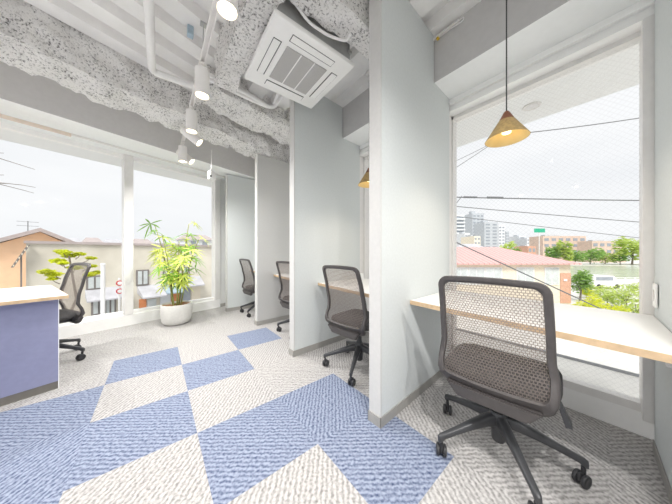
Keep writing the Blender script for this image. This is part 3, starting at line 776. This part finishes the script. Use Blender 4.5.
def fan(bm, c, out, n, L, w):
    """hand of leaflets; the blade faces outward and up, its tips hang outward"""
    tl = random.uniform(.35, .95); nrm = (out * tl + Vector((0, 0, 1 - tl * .5))).normalized()
    d = (out - nrm * out.dot(nrm)).normalized(); a = nrm.cross(d)
    for i in range(n):
        q = (i / (n - 1) - .5) * 2 * R(125)
        v = (d * math.cos(q) + a * math.sin(q) + nrm * random.uniform(-.12, .25)).normalized()
        leaflet(bm, c, v, nrm, L * random.uniform(.85, 1.1) * (1 - .2 * abs(q) / R(125)), w, random.uniform(.1, .3))
# canes: (lean direction, reach across, height); across = towards the camera's right
def across(l, d): return RT * l + FW * d
canes = [(-.36, .05, 1.18), (-.14, -.10, 1.05), (.02, .02, .95), (.10, .12, 1.22), (.20, -.06, .80), (-.06, .1, .72), (.13, -.12, .62), (-.22, .0, .78), (-.05, -.16, .52), (.26, .10, .98)]
for k, (l, d, h) in enumerate(canes):
    b0 = across(l * .18, d * .25) + Vector((0, 0, .255)); b1 = across(l, d) + Vector((0, 0, .255 + h))
    mid = across(l * .42, d * .5) + Vector((0, 0, .255 + h * .55))
    pts = [b0.lerp(mid, i / 6).lerp(mid.lerp(b1, i / 6), i / 6) for i in range(7)]
    bm = B(); tube(bm, pts, .009, 7, .005); cn = obj('cane', bm, M['stem'], t, True, 60)
    nf = 7 if h > .9 else 5
    for f in range(nf):
        u = 1 - f * (.10 if h > .9 else .14); c0 = pts[int(round(u * 6))] if f else pts[-1]
        az = random.uniform(0, 2 * PI) if f else math.atan2(across(l, d).y, across(l, d).x)
        dr = Vector((math.cos(az), math.sin(az), random.uniform(.15, .55)))
        c1 = c0 + dr.normalized() * random.uniform(.05, .11)
        bm = B(); tube(bm, [c0, (c0 + c1) / 2 + Vector((0, 0, .01)), c1], .0028, 5); fan(bm, c1, Vector((dr.x, dr.y, 0)).normalized(), random.choice((6, 7, 8, 9)), random.uniform(.14, .225), .0115)
        obj('palm_leaf', bm, M['leafB'] if random.random() < .62 else M['leafA'], cn)

# ------------------------------------------------------------------ outside: balcony slabs, eaves, ground
GZ = -3.6
bm = B(); box(bm, 2.30, 3.20, -4, 6.2, -.20, -.02); struct(obj('slab_balcony', bm, M['slab']), 'pale ledge outside the booth windows')
bm = B(); box(bm, 3.20, 3.218, -4, 6.2, -.20, .004); struct(obj('trim_ledge_edge', bm, M['drain']), 'dark edge strip of the ledge outside the booth windows')
bm = B(); box(bm, 2.32, 3.245, -4, 6.2, 2.50, 2.70); struct(obj('trim_eave_booths', bm, M['soffit']), 'white eave soffit outside the booth windows')
bm = B(); box(bm, -4.2, 3.2, .30, .92, 2.50, 2.70, 0, WA); struct(obj('trim_eave_window', bm, M['soffit']), 'white eave soffit outside the long window')
bm = B(); box(bm, -4.2, 3.2, .17, .9, -.35, -.10, 0, WA); struct(obj('slab_ledge_window', bm, M['slab']), 'pale ledge outside the long window')
t = thing('eave_downlight', 'round recessed downlight in the eave outside the booth window', 'downlight', (2.90, .49, 2.50))
bm = B(); lathe(bm, [(0, -.003), (.055, -.003), (.07, -.008), (.075, 0), (0, 0)], 28); obj('trim_ring', bm, M['jamb'], t, True)
bm = B(); lathe(bm, [(0, -.005), (.05, -.005), (.05, -.0032), (0, -.0032)], 24); obj('lamp_face', bm, M['chrome'], t)
bm = B(); box(bm, -200, 200, -20, 260, GZ - .3, GZ, 0, Matrix.Rotation(OUT, 4, 'Z')); struct(obj('ground', bm, M['ground']), 'pale street paving below')
bm = B(); box(bm, -30, 30, 3.2, 9.0, GZ, GZ + .03, 0, WA); struct(obj('road_street', bm, M['asphalt']), 'grey street running below the long window')
bm = B(); box(bm, 20, 220, 38, 76, GZ, GZ + .04, 0, Matrix.Rotation(OUT, 4, 'Z')); struct(obj('water_river', bm, M['water']), 'grey green river beyond the pink roofed house')

def ext(name, label, cat, l, d, group=None, z=GZ): return thing(name, label, cat, LD(l, d, z), OUT, group)
def at(u, d): return (u - 336) / 222 * d
def zt(v, d): return 1.05 + (252 - v) / 222 * d

# pink roofed house
hd = 18; t = ext('house', 'low cream house with a pink metal hip roof below the booth window', 'house', 0, 0)
hx0, hx1, hy0, hy1 = 3.5, 19.0, 18, 26; ze = .05 - GZ; zr = 1.55 - GZ
bm = B(); box(bm, hx0, hx1, hy0, hy1, 0, ze); obj('wall', bm, M['cream'], t)
bm = B()
o_ = .45; e = [bm.verts.new(p) for p in ((hx0 - o_, hy0 - o_, ze), (hx1 + o_, hy0 - o_, ze), (hx1 + o_, hy1 + o_, ze), (hx0 - o_, hy1 + o_, ze))]
e2 = [bm.verts.new((v.co.x, v.co.y, ze + .10)) for v in e]; r1, r2 = bm.verts.new((hx0 + 3, 22, zr)), bm.verts.new((15.9, 22, zr))
bm.faces.new(e[::-1])
for i in range(4): bm.faces.new((e[i], e[(i + 1) % 4], e2[(i + 1) % 4], e2[i]))
bm.faces.new((e2[0], e2[1], r2, r1)); bm.faces.new((e2[1], e2[2], r2)); bm.faces.new((e2[2], e2[3], r1, r2)); bm.faces.new((e2[3], e2[0], r1))
obj('roof', bm, M['pinkroof'], t)
for u0, u1 in ((430, 447), (454, 467), (469, 484), (486, 501), (517, 533), (545, 558)):
    a, b = at(u0, hd), at(u1, hd); z0, z1 = zt(284, hd) - GZ, zt(268, hd) - GZ
    bm = B(); box(bm, a - .06, b + .06, hy0 - .05, hy0 - .002, z0 - .06, z1 + .06); w = obj('window', bm, M['white'], t)
    bm = B(); m_ = (a + b) / 2; box(bm, a, m_ - .03, hy0 - .07, hy0 - .05, z0, z1); box(bm, m_ + .03, b, hy0 - .07, hy0 - .05, z0, z1); obj('pane', bm, M['hglass'], w)
bm = B(); box(bm, at(560, hd), at(570.5, hd), hy0 - .04, hy0 - .002, zt(303, hd) - GZ, zt(273, hd) - GZ); obj('brick_panel', bm, M['brick'], t)
bm = B(); box(bm, at(563, hd), at(566, hd), hy0 - .10, hy0 - .04, zt(281, hd) - GZ, zt(279, hd) - GZ); obj('wall_lamp', bm, M['white'], t)
# slate roof behind it
t = ext('house', 'grey slate roofed house peeking over the pink roof', 'house', 0, 0)
bm = B(); box(bm, 19, 25, 34, 40, 0, 4.3); obj('wall', bm, M['cream'], t)
bm = B(); v = [bm.verts.new(p) for p in ((18.3, 33.4, 4.25), (25.7, 33.4, 4.25), (25.7, 40.6, 4.25), (18.3, 40.6, 4.25), (20.6, 37, 6.0), (23.2, 37, 6.0))]
for f in ((0, 1, 5, 4), (1, 2, 5), (2, 3, 4, 5), (3, 0, 4), (3, 2, 1, 0)): bm.faces.new([v[i] for i in f])
obj('roof', bm, M['slate'], t)

def tower(label, u0, u1, vtop, d, m, floors, cols, dep=10, group='distant buildings', balc=False, m2='win_dark', rt=None):
    l0, l1 = at(u0, d), at(u1, d); h = zt(vtop, d) - GZ; w = l1 - l0
    t = ext('building', label, 'building', (l0 + l1) / 2, d, group)
    bm = B(); box(bm, -w / 2, w / 2, 0, dep, 0, h); obj('wall', bm, M[m], t)
    fh = (h * .93) / floors
    lo = max(0, floors - int((h - 2.0) / fh) if False else 0)
    for f in range(lo, floors):
        z = h * .04 + f * fh
        if GZ + z + fh < .4: continue
        if balc:
            bm = B(); box(bm, -w / 2 + .4, w / 2 - .4, -.05, -.002, z + fh * .45, z + fh * .92); obj('window_band', bm, M[m2], t)
            bm = B(); box(bm, -w / 2 + .1, w / 2 - .1, -.9, -.002, z + fh * .02, z + fh * .40); obj('balcony', bm, M['white_b'], t)
        else:
            for c in range(cols):
                x = -w / 2 + w * (c + .5) / cols; q = w / cols * .30
                bm = B(); box(bm, x - q, x + q, -.08, -.002, z + fh * .3, z + fh * .75); obj('window', bm, M[m2], t)
    bm = B(); box(bm, -w / 2 + w * .15, -w / 2 + w * .5, dep * .3, dep * .6, h, h + h * .06); obj('roof_plant', bm, M['grey'], t)
    return t
tower('white apartment tower with stacked balconies beyond the pink roof', 450, 464.5, 215, 120, 'white_b', 12, 3, balc=True)
tower('tall grey tower with a dark stripe beyond the pink roof', 472.5, 484, 213, 150, 'grey', 13, 3)
tower('broad plain grey office block beyond the pink roof', 484.5, 498, 222, 134, 'grey', 11, 2)
tower('slim pale tower beside the broad grey block', 498.5, 505, 225, 150, 'white_b', 10, 2)
tower('narrow dark grey tower at the end of the grey group', 505.5, 509, 231, 155, 'grey', 9, 2)
tower('small cream block in front of the grey towers', 474, 480.5, 236, 95, 'cream', 6, 2)
tower('short white building between the white tower and the grey tower', 464.8, 470, 233, 110, 'white_b', 7, 2)
tower('low pale flats on the skyline beside the green road sign', 519, 526, 236, 160, 'white_b', 7, 3)
tower('low pink grey flats on the skyline below the green road sign', 527, 534, 238, 150, 'white_b', 6, 3)
tower('tan brick building with dark windows across the river', 543, 586, 236, 112, 'tan', 4, 6, 8)
tower('stepped tan building across the river behind the bright tree', 592, 626, 241, 98, 'tan', 3, 5, 6)
tower('small pink house between the tan buildings', 586.5, 591.5, 243, 125, 'brick', 3, 2, 8)
tower('reddish low house below the road sign', 528, 536, 246, 100, 'brick', 2, 2, 8)
# road sign
d = 60; t = ext('road_sign', 'green road sign on a pole beyond the pink roof', 'sign', at(539.5, d), d)
bm = B(); box(bm, at(534, d) - at(539.5, d), at(545, d) - at(539.5, d), -.06, 0, zt(232.5, d) - GZ, zt(228.5, d) - GZ, .03); obj('sign_face', bm, M['sign_green'], t)
bm = B(); cyl(bm, (0, .1, 0), (0, .1, zt(228.5, d) - GZ), .09, 10); obj('pole', bm, M['jamb'], t)

def leafy(bm, c, rx, ry, rz, n, s):
    for i in range(n):
        v = Vector((random.gauss(0, 1), random.gauss(0, 1), random.gauss(0, 1))).normalized()
        k = random.uniform(.55, 1.05) * (1 + .22 * noise.noise(v * 2.2 + Vector(c)))
        p = Vector(c) + Vector((v.x * rx * k, v.y * ry * k, v.z * rz * k))
        q = Matrix.Translation(p) @ Matrix.Rotation(random.uniform(0, PI), 4, 'Z') @ Matrix.Rotation(random.uniform(-1.2, 1.2), 4, 'X')
        a = s * random.uniform(.6, 1.3)
        vs = [bm.verts.new(q @ Vector(w)) for w in ((-a, 0, 0), (0, -a * .5, .15 * a), (a, 0, 0), (0, a * .5, .15 * a))]
        bm.faces.new(vs)
def tree(label, u, vtop, d, wpx, m, n=500, trunk=True, group='trees by the river', name='tree', cat='tree', base=None, ln=None):
    h = zt(vtop, d) - GZ; w = wpx / 222 * d / 2
    t = ext(name, label, cat, at(u, d), d, group)
    bm = B(); far = not trunk or d > 50; cz = h * .5 if far else h * .58; rz = h * .5 if far else h * .42
    for k in range(5):
        a = random.uniform(0, 2 * PI); r = w * .5
        leafy(bm, (r * math.cos(a), r * math.sin(a), cz + random.uniform(-.35, .35) * rz), w * .6, w * .6, rz * .62, n // 5, (ln or .06 * h + .05))
    tag(obj('foliage', bm, M[m], t))
    bm = B(); tube(bm, [(0, 0, 0), (.03 * h, 0, h * .3), (0, .02 * h, h * .7)], .025 * h, 8, .008 * h)
    for k in range(3):
        a = k * 2.1; tube(bm, [(0, 0, h * .3), (w * .25 * math.cos(a), w * .25 * math.sin(a), h * .5), (w * .5 * math.cos(a), w * .5 * math.sin(a), h * .68)], .012 * h, 6, .004 * h)
    obj('trunk', bm, M['bark'], t, True)
TR = [('round green tree on the far bank before the tan building', 553, 243, 84, 9, 'treeA'), ('tall pointed light green tree on the far bank', 564, 237, 82, 9, 'treeB'),
      ('wide dark green tree on the far bank between the tan buildings', 575, 247, 84, 14, 'treeA'), ('low green tree on the far bank below the stepped building', 590, 247, 84, 16, 'treeA'),
      ('low light green tree on the far bank below the stepped building', 605, 249, 83, 14, 'treeB'), ('dark green tree on the far bank beside the window frame', 620, 250, 82, 12, 'treeA'),
      ('bright tall tree on the far bank partly behind the window frame', 632, 234, 80, 22, 'treeB'), ('bushy green tree above the pink roof', 507, 241, 60, 12, 'treeB'),
      ('small green tree above the pink roof near the road sign', 517, 246, 58, 8, 'treeA'), ('large far bank tree hidden past the window frame', 652, 236, 80, 20, 'treeA')]
for a in TR: tree(a[0], a[1], a[2], a[3], a[4] * 1.25, a[5], 700)
tree('round garden tree at the corner of the pink roofed house', 580, 265, 21, 17, 'treeA', 800, ln=.16)
SH = [('yellow green shrub below the window, beside the house corner', 590, 292, 17, 20), ('bright yellow shrub below the booth window near the fence', 607, 287, 19, 24),
      ('light green shrub in the bed beside the window frame', 626, 285, 18, 24), ('low yellow green shrub nearest the wired window', 612, 298, 14.5, 26),
      ('low pale shrub in the bed at the window frame', 636, 296, 14.5, 24), ('wide shrub bed plant hidden past the frame', 655, 288, 16, 30), ('small shrub under the sloping cable', 583, 299, 15.5, 12),
      ('pale yellow shrub in front of the parked van', 600, 283, 23, 22), ('green shrub by the fence beside the frame', 634, 281, 24, 22), ('low flowering shrub between the van and the house', 586, 287, 22.5, 12)]
for i, (lab, u, v, d, w) in enumerate(SH): tree(lab, u, v, d, w, 'treeB' if i % 3 else 'niwaki', 700, False, 'shrubs below the booth window', 'shrub', 'shrub', ln=.10)
# low fence and van by the river
d = 31; t = ext('riverside_fence', 'pale low fence along the near bank of the river', 'fence', 0, d)
for k in range(12):
    l = at(575, d) + k * 1.4
    bm = B(); box(bm, l - .05, l + .05, -.05, .05, 0, 1.1); obj('post', bm, M['white'], t)
bm = B()
for z in (.35, .7, 1.02): box(bm, at(575, d), at(575, d) + 15.4, -.03, .03, z, z + .06)
obj('rails', bm, M['white'], t)
d = 28; t = ext('parked_van', 'white van parked before the riverside fence', 'van', at(608, d), d)
bm = B(); prism(bm, [(-1.8, 0), (1.8, 0), (1.8, .75), (1.2, .85), (.75, 1.35), (-1.7, 1.4), (-1.8, 1.2)], -.85, .85, Matrix.Translation((0, .85, .28)) @ Matrix.Rotation(PI / 2, 4, 'X')); obj('body', bm, M['van'], t)
bm = B(); box(bm, -1.5, .65, -.02, .0, 1.05, 1.5); obj('side_window', bm, M['win_dark'], t)
for x in (-1.15, 1.15):
    bm = B(); cyl(bm, (x, -.03, .30), (x, .2, .30), .30, 18); obj('wheel', bm, M['caster'], t)

# overhead cables outside the booth window
def cab(label, p, q, r, s=.05, knots=()):
    bm = B(); tube(bm, sag(p, q, s), r, 7); o = obj('overhead_cable', bm, M['cable'], None, True, 60); tag(o, label, 'cable', 'overhead cables outside the booth window')
    for f, L, rr in knots:
        a, b = Vector(p).lerp(Vector(q), f), Vector(p).lerp(Vector(q), f + L); bm = B(); cyl(bm, a, b, rr, 8); obj('splice_sleeve', bm, M['cable'], o)
def uv(u, v, d): return LD(at(u, d), d, zt(v, d))
cab('thick overhead cable with splice sleeves, highest of the level ones', uv(430, 196.5, 8), uv(690, 201, 8), .020, .02, ((.13, .05, .035), (.22, .06, .04)))
cab('overhead cable just below the thick one outside the wired window', uv(430, 204, 8.3), uv(690, 226, 8.3), .014, .02)
cab('thin overhead cable crossing before the grey towers', uv(430, 213, 8.6), uv(690, 243.5, 8.6), .011, .02)
cab('cable sloping steeply down across the pink roof', uv(425, 228, 8.), uv(612, 314, 8.), .022, .0)
cab('cable rising toward the eave behind the brass pendant', uv(505, 135, 7), uv(700, 108, 7), .014, .06)
cab('thin cable curving up behind the brass pendant shade', uv(430, 184, 7.4), uv(540, 110, 7.4), .010, .05)
cab('short thin cable crossing near the first partition', uv(430, 172, 7.8), uv(505, 136, 7.8), .009, .05)
bm = B(); tube(bm, fillet([uv(449, 206, 8), uv(455, 205, 8), uv(462, 196, 8)], .2), .012, 7); tag(obj('cable_loop', bm, M['cable'], None, True, 60), 'small cable loop under the thick cable beside the partition', 'cable')

# ------------------------------------------------------------------ outside the long window
def wt(name, label, cat, s, n, group=None):
    p = wa(s, n, GZ); return thing(name, label, cat, p, AN, group)
def s_at(u, n):
    """position along the long wall seen in direction u at n metres beyond the wall line"""
    dr = FW + RT * ((u - 336) / 222); e1 = WA.to_3x3() @ Vector((1, 0, 0)); e2 = WA.to_3x3() @ Vector((0, 1, 0)); o = WA.translation
    k = (n + o.dot(e2)) / dr.dot(e2); return (dr * k - o).dot(e1), k
n = 9.6
t = wt('building', 'long beige sided building across the street from the long window', 'building', 0, n)
s0, k0 = s_at(26, n); s1 = s0 + 19
ht = 1.05 + 8.6 * k0 / 222 - GZ
bm = B(); box(bm, s0, s1, 0, 6, 0, ht); obj('wall', bm, M['beige'], t)
bm = B(); box(bm, s0 - .05, s1, -.08, .05, ht, ht + .10); obj('coping', bm, M['oroof'], t)
def bwin(u0, u1, v0, v1, m='hglass'):
    a, k = s_at(u0, n); b, k2 = s_at(u1, n); kk = (k + k2) / 2
    z0, z1 = 1.05 - (v1 - 252) * kk / 222 - GZ, 1.05 - (v0 - 252) * kk / 222 - GZ
    bm = B(); box(bm, a - .06, b + .06, -.06, -.002, z0 - .06, z1 + .06); w = obj('window', bm, M['wframe'], t)
    bm = B(); q = (a + b) / 2; box(bm, a, q - .03, -.08, -.06, z0, z1); box(bm, q + .03, b, -.08, -.06, z0, z1); obj('pane', bm, M[m], w)
bwin(88, 101, 277, 288); bwin(137.5, 147, 271, 284); bwin(164, 171, 270, 281); bwin(183, 188, 268, 280)
bwin(93, 104, 297, 313); bwin(106, 114, 297, 313)
def awn(u0, u1, v, dep, m, lab='awning'):
    a, k = s_at(u0, n); b, k2 = s_at(u1, n); z = 1.05 - (v - 252) * (k + k2) / 2 / 222 - GZ
    bm = B(); hexa(bm, [Vector(p) for p in ((a, -dep, z - .25), (b, -dep, z - .25), (b, -.002, z - .1), (a, -.002, z - .1), (a, -dep, z - .19), (b, -dep, z - .19), (b, -.002, z + .25), (a, -.002, z + .25))]); obj(lab, bm, M[m], t)
awn(85, 126, 293, .5, 'slate'); awn(137, 160, 290, 1.0, 'slate'); awn(161, 178, 287, .8, 'bluegrey'); awn(180, 200, 281, .6, 'slate')
def shopf(u0, u1, v0, v1, m):
    a, k = s_at(u0, n); b, k2 = s_at(u1, n); kk = (k + k2) / 2
    bm = B(); box(bm, a, b, -.05, -.002, max(0, 1.05 - (v1 - 252) * kk / 222 - GZ), 1.05 - (v0 - 252) * kk / 222 - GZ); obj('shop_front', bm, M[m], t)
shopf(139, 146, 299, 316, 'terracotta'); shopf(147, 156, 299, 316, 'hglass'); shopf(160, 170, 293, 312, 'white_b'); shopf(171, 180, 290, 308, 'terracotta'); shopf(181, 190, 287, 305, 'win_dark'); shopf(191, 200, 286, 303, 'cream')
# slatted sign board at the building's corner
p = s0 + .05; t2 = wt('louvred_board', 'slanting dark louvred board on the end of the beige building', 'louvre', p, n - .16)
bm = B(); hexa(bm, [Vector(q) for q in ((-.36, -.1, ht - .85), (-.30, -.1, ht - .85), (-.30, .1, ht - .85), (-.36, .1, ht - .85), (-.02, -.1, ht - .05), (.04, -.1, ht - .05), (.04, .1, ht - .05), (-.02, .1, ht - .05))]); obj('board', bm, M['wframe'], t2)
for k in range(6):
    f = (k + .5) / 6; bm = B(); box(bm, -.345 + .34 * f, -.315 + .34 * f, -.13, -.1, ht - .85 + .8 * f - .03, ht - .85 + .8 * f + .03); obj('slat', bm, M['cream'], t2)
bm = B(); box(bm, -.17, -.13, .0, .06, 0, ht - .45); obj('bracket', bm, M['wframe'], t2)
# orange gable house
n2 = 17; sL, k = s_at(-4, n2); sR, k2 = s_at(72, n2); sp, k3 = s_at(40, n2); ze2 = 1.05 + 7 * (k + k2) / 2 / 222 - GZ; zp = 1.05 + 20 * k3 / 222 - GZ
t = wt('house', 'orange rendered house with a brown gable roof beyond the beige building', 'house', sp, n2)
a, b = sL - sp, sR - sp
bm = B(); prism(bm, [(a, 0), (b, 0), (b, ze2), (0, zp), (a, ze2)], 0, 9, Matrix.Rotation(PI / 2, 4, 'X') @ Matrix.Scale(-1, 4, (0, 0, 1))); obj('wall', bm, M['orange'], t)
bm = B()
for q0, q1 in (((a - .5, ze2 - .22), (0, zp)), ((b + .5, ze2 - .22), (0, zp))):
    hexa(bm, [Vector(v) for v in ((q0[0], -.4, q0[1] + .01), (q1[0], -.4, q1[1] + .01), (q1[0], 9.4, q1[1] + .01), (q0[0], 9.4, q0[1] + .01), (q0[0], -.4, q0[1] + .22), (q1[0], -.4, q1[1] + .22), (q1[0], 9.4, q1[1] + .22), (q0[0], 9.4, q0[1] + .22))])
obj('roof', bm, M['oroof'], t)
bm = B(); box(bm, a + 1.1, a + 1.6, -.06, -.002, ze2 - 2.6, ze2 - 1.6); obj('window', bm, M['win_dark'], t)
bm = B(); cyl(bm, (-.4, 2, zp - .1), (-.4, 2, zp + .75), .018, 6)
for z in (.45, .7): cyl(bm, (-.8, 2, zp + z), (.0, 2, zp + z), .01, 5)
obj('antenna', bm, M['cable'], t)
# skyline houses
SK = [('pale low house on the skyline next to the orange gable', 66, 84, 243, 'white_b'), ('grey roofed house on the skyline behind the beige building', 86, 104, 241.5, 'grey'),
      ('pinkish house on the skyline just before the mullion', 106, 124, 242.5, 'tan'), ('white skyline house behind the palm fronds', 137, 156, 243, 'white_b'),
      ('grey skyline block behind the palm top', 158, 178, 240, 'grey'), ('pale blue grey house on the skyline near the window corner', 186, 214, 237, 'white_b')]
for i, (lab, u0, u1, v, m) in enumerate(SK):
    nn = 26 + 6 * (i % 3); a, k = s_at(u0, nn); b, k2 = s_at(u1, nn); h = 1.05 + (252 - v) * (k + k2) / 2 / 222 - GZ
    t3 = wt('house', lab, 'house', (a + b) / 2, nn, 'skyline houses beyond the long window'); w = (b - a) / 2
    bm = B(); box(bm, -w, w, 0, 4, 0, h - .45); obj('wall', bm, M[m], t3)
    bm = B(); v_ = [bm.verts.new(q) for q in ((-w - .3, -.3, h - .5), (w + .3, -.3, h - .5), (w + .3, 4.3, h - .5), (-w - .3, 4.3, h - .5), (-w * .7, 2, h + .5), (w * .7, 2, h + .5))]
    for f in ((0, 1, 5, 4), (1, 2, 5), (2, 3, 4, 5), (3, 0, 4), (3, 2, 1, 0)): bm.faces.new([v_[j] for j in f])
    obj('roof', bm, M['oroof' if i % 2 else 'slate'], t3)
    for x in (-.5, .3):
        bm = B(); box(bm, w * x - .4, w * x + .4, -.06, -.002, h - 1.6, h - .8); obj('window', bm, M['win_dark'], t3)
# cloud-pruned pine
n3 = 6.2; sc, kc = s_at(69, n3); t = wt('pruned_pine', 'cloud pruned yellow green pine standing before the beige building', 'tree', sc, n3)
pads = [(63.5, 252, 7), (70, 256, 5.5), (80.5, 254, 5), (58, 261, 6), (63, 263, 4), (46, 271, 6), (54, 274, 6.5), (52, 279, 4), (90.5, 258, 4), (91, 266, 4.5), (90, 274, 6), (97, 273, 5), (75, 268, 6)]
bm = B(); zc = 1.05 - (256 - 252) * kc / 222 - GZ
tube(bm, [(0, 0, 0), (.12, 0, 1.2), (-.1, .05, 2.4), (.15, 0, 3.2), (0, 0, zc)], .07, 8, .02); tk = obj('trunk', bm, M['bark'], t, True)
for u, v, r in pads:
    a, k = s_at(u, n3); z = 1.05 - (v - 252) * k / 222 - GZ; x = a - sc; rr = .8 * r * k / 222
    bm = B(); leafy(bm, (x, random.uniform(-.3, .3), z), rr * 1.1, rr * 1.1, rr * .45, 150, .055); obj('foliage_pad', bm, M['niwaki'], t)
    bm = B(); tube(bm, [(x * .55, 0, z - .16), (x * .8, 0, z - .10), (x, 0, z - .02)], .014, 6, .007); obj('branch', bm, M['bark'], tk)
# white pole and round signs
n4 = 5.2; a, k = s_at(103, n4); t = wt('street_pole', 'slim white pole standing by the street before the beige building', 'pole', a, n4)
bm = B(); cyl(bm, (0, 0, 0), (0, 0, 1.05 - (265 - 252) * k / 222 - GZ), .05, 12); obj('shaft', bm, M['white'], t)
bm = B(); lathe(bm, [(0, 0), (.065, 0), (.05, .05), (0, .06)], 12, o=(0, 0, 1.05 - (265 - 252) * k / 222 - GZ)); obj('cap', bm, M['white'], t)
n5 = 7.2; a, k = s_at(119.3, n5); t = wt('traffic_sign', 'pole with two round red rimmed traffic signs beside the mullion', 'sign', a, n5)
bm = B(); cyl(bm, (0, 0, 0), (0, 0, 1.05 - (278 - 252) * k / 222 - GZ), .035, 10); obj('pole', bm, M['white'], t)
for v in (283, 291):
    z = 1.05 - (v - 252) * k / 222 - GZ; bm = B(); cyl(bm, (0, -.06, z), (0, -.04, z), .10, 24); dsc = obj('sign_disc', bm, M['red'], t)
    bm = B(); cyl(bm, (0, -.066, z), (0, -.06, z), .066, 24); obj('sign_face', bm, M['white'], dsc)
# bare tree at the far left
t = wt('bare_tree', 'bare twigged tree outside at the far left of the long window', 'tree', -2.75, 1.9)
bm = B(); tube(bm, [(0, 0, 0), (.05, 0, 2.5), (-.05, 0, 4.5), (.05, 0, 7.2)], .07, 8, .015); tk = obj('trunk', bm, M['bark'], t, True)
def twig(bm, p, d, L, r, lvl):
    pts = [p]; q = p.copy(); dd = d.copy()
    for i in range(5):
        dd = (dd + Vector((random.uniform(-.18, .18), random.uniform(-.12, .12), random.uniform(-.14, .16)))).normalized(); q = q + dd * L / 5; pts.append(q.copy())
    tube(bm, pts, r, 5, r * .4)
    if lvl:
        for i in (2, 3, 4): twig(bm, pts[i], (dd + Vector((random.uniform(.1, .5), random.uniform(-.3, .3), random.uniform(-.5, .5)))).normalized(), L * .5, r * .55, lvl - 1)
for z, L, sl in ((5.35, 1.25, .12), (5.15, 1.35, -.02), (4.95, 1.3, .08), (4.75, 1.1, -.15), (4.9, 1.3, .0), (4.35, 1.0, -.2), (5.8, 1.0, .3)):
    bm = B(); twig(bm, Vector((0, 0, z + .7)), Vector((1, random.uniform(-.25, .25), sl)).normalized(), L, .014, 1); obj('branch', bm, M['bark'], tk)
bm = B(); tube(bm, sag(wa(-30, 8.6, 1.35), wa(-9.6, 9.2, 1.28), .1), .03, 6); tag(obj('overhead_cable', bm, M['cable']), 'dark cable running to the end of the beige building', 'cable')

# ------------------------------------------------------------------ light
w = bpy.data.worlds.new('overcast_sky'); bpy.context.scene.world = w; w.use_nodes = True; nt = w.node_tree; bg = nt.nodes['Background']
tc = nt.nodes.new('ShaderNodeTexCoord'); mp = nt.nodes.new('ShaderNodeMapping'); mp.inputs['Scale'].default_value = (1, 1, 3.2)
ns = nt.nodes.new('ShaderNodeTexNoise'); ns.inputs['Scale'].default_value = 2.2; ns.inputs['Detail'].default_value = 5
rp = nt.nodes.new('ShaderNodeValToRGB'); rp.color_ramp.elements[0].position = .3; rp.color_ramp.elements[1].position = .62
rp.color_ramp.elements[0].color = (.845, .86, .88, 1); rp.color_ramp.elements[1].color = (.915, .922, .932, 1)
nt.links.new(tc.outputs['Generated'], mp.inputs['Vector']); nt.links.new(mp.outputs['Vector'], ns.inputs['Vector'])
nt.links.new(ns.outputs['Fac'], rp.inputs['Fac']); nt.links.new(rp.outputs['Color'], bg.inputs['Color']); bg.inputs['Strength'].default_value = .99
sun = bpy.data.lights.new('sun', 'SUN'); sun.energy = 3.2; sun.angle = R(25); sun.color = (1, .97, .92)
so = bpy.data.objects.new('sun', sun); C.objects.link(so); so.location = (-10, -14, 20)
so.rotation_euler = (-(FW * .62) - Vector((0, 0, 0)) + Vector((0, 0, .78))).to_track_quat('Z', 'Y').to_euler()

vs = bpy.context.scene.view_settings
vs.view_transform = 'Standard'; vs.look = 'None'; vs.gamma = 1; vs.use_curve_mapping = False; vs.exposure = 0.12
bpy.context.scene.cycles.max_bounces = 14; bpy.context.scene.cycles.diffuse_bounces = 8; bpy.context.scene.cycles.transparent_max_bounces = 24
bpy.context.scene.cycles.sample_clamp_indirect = 8
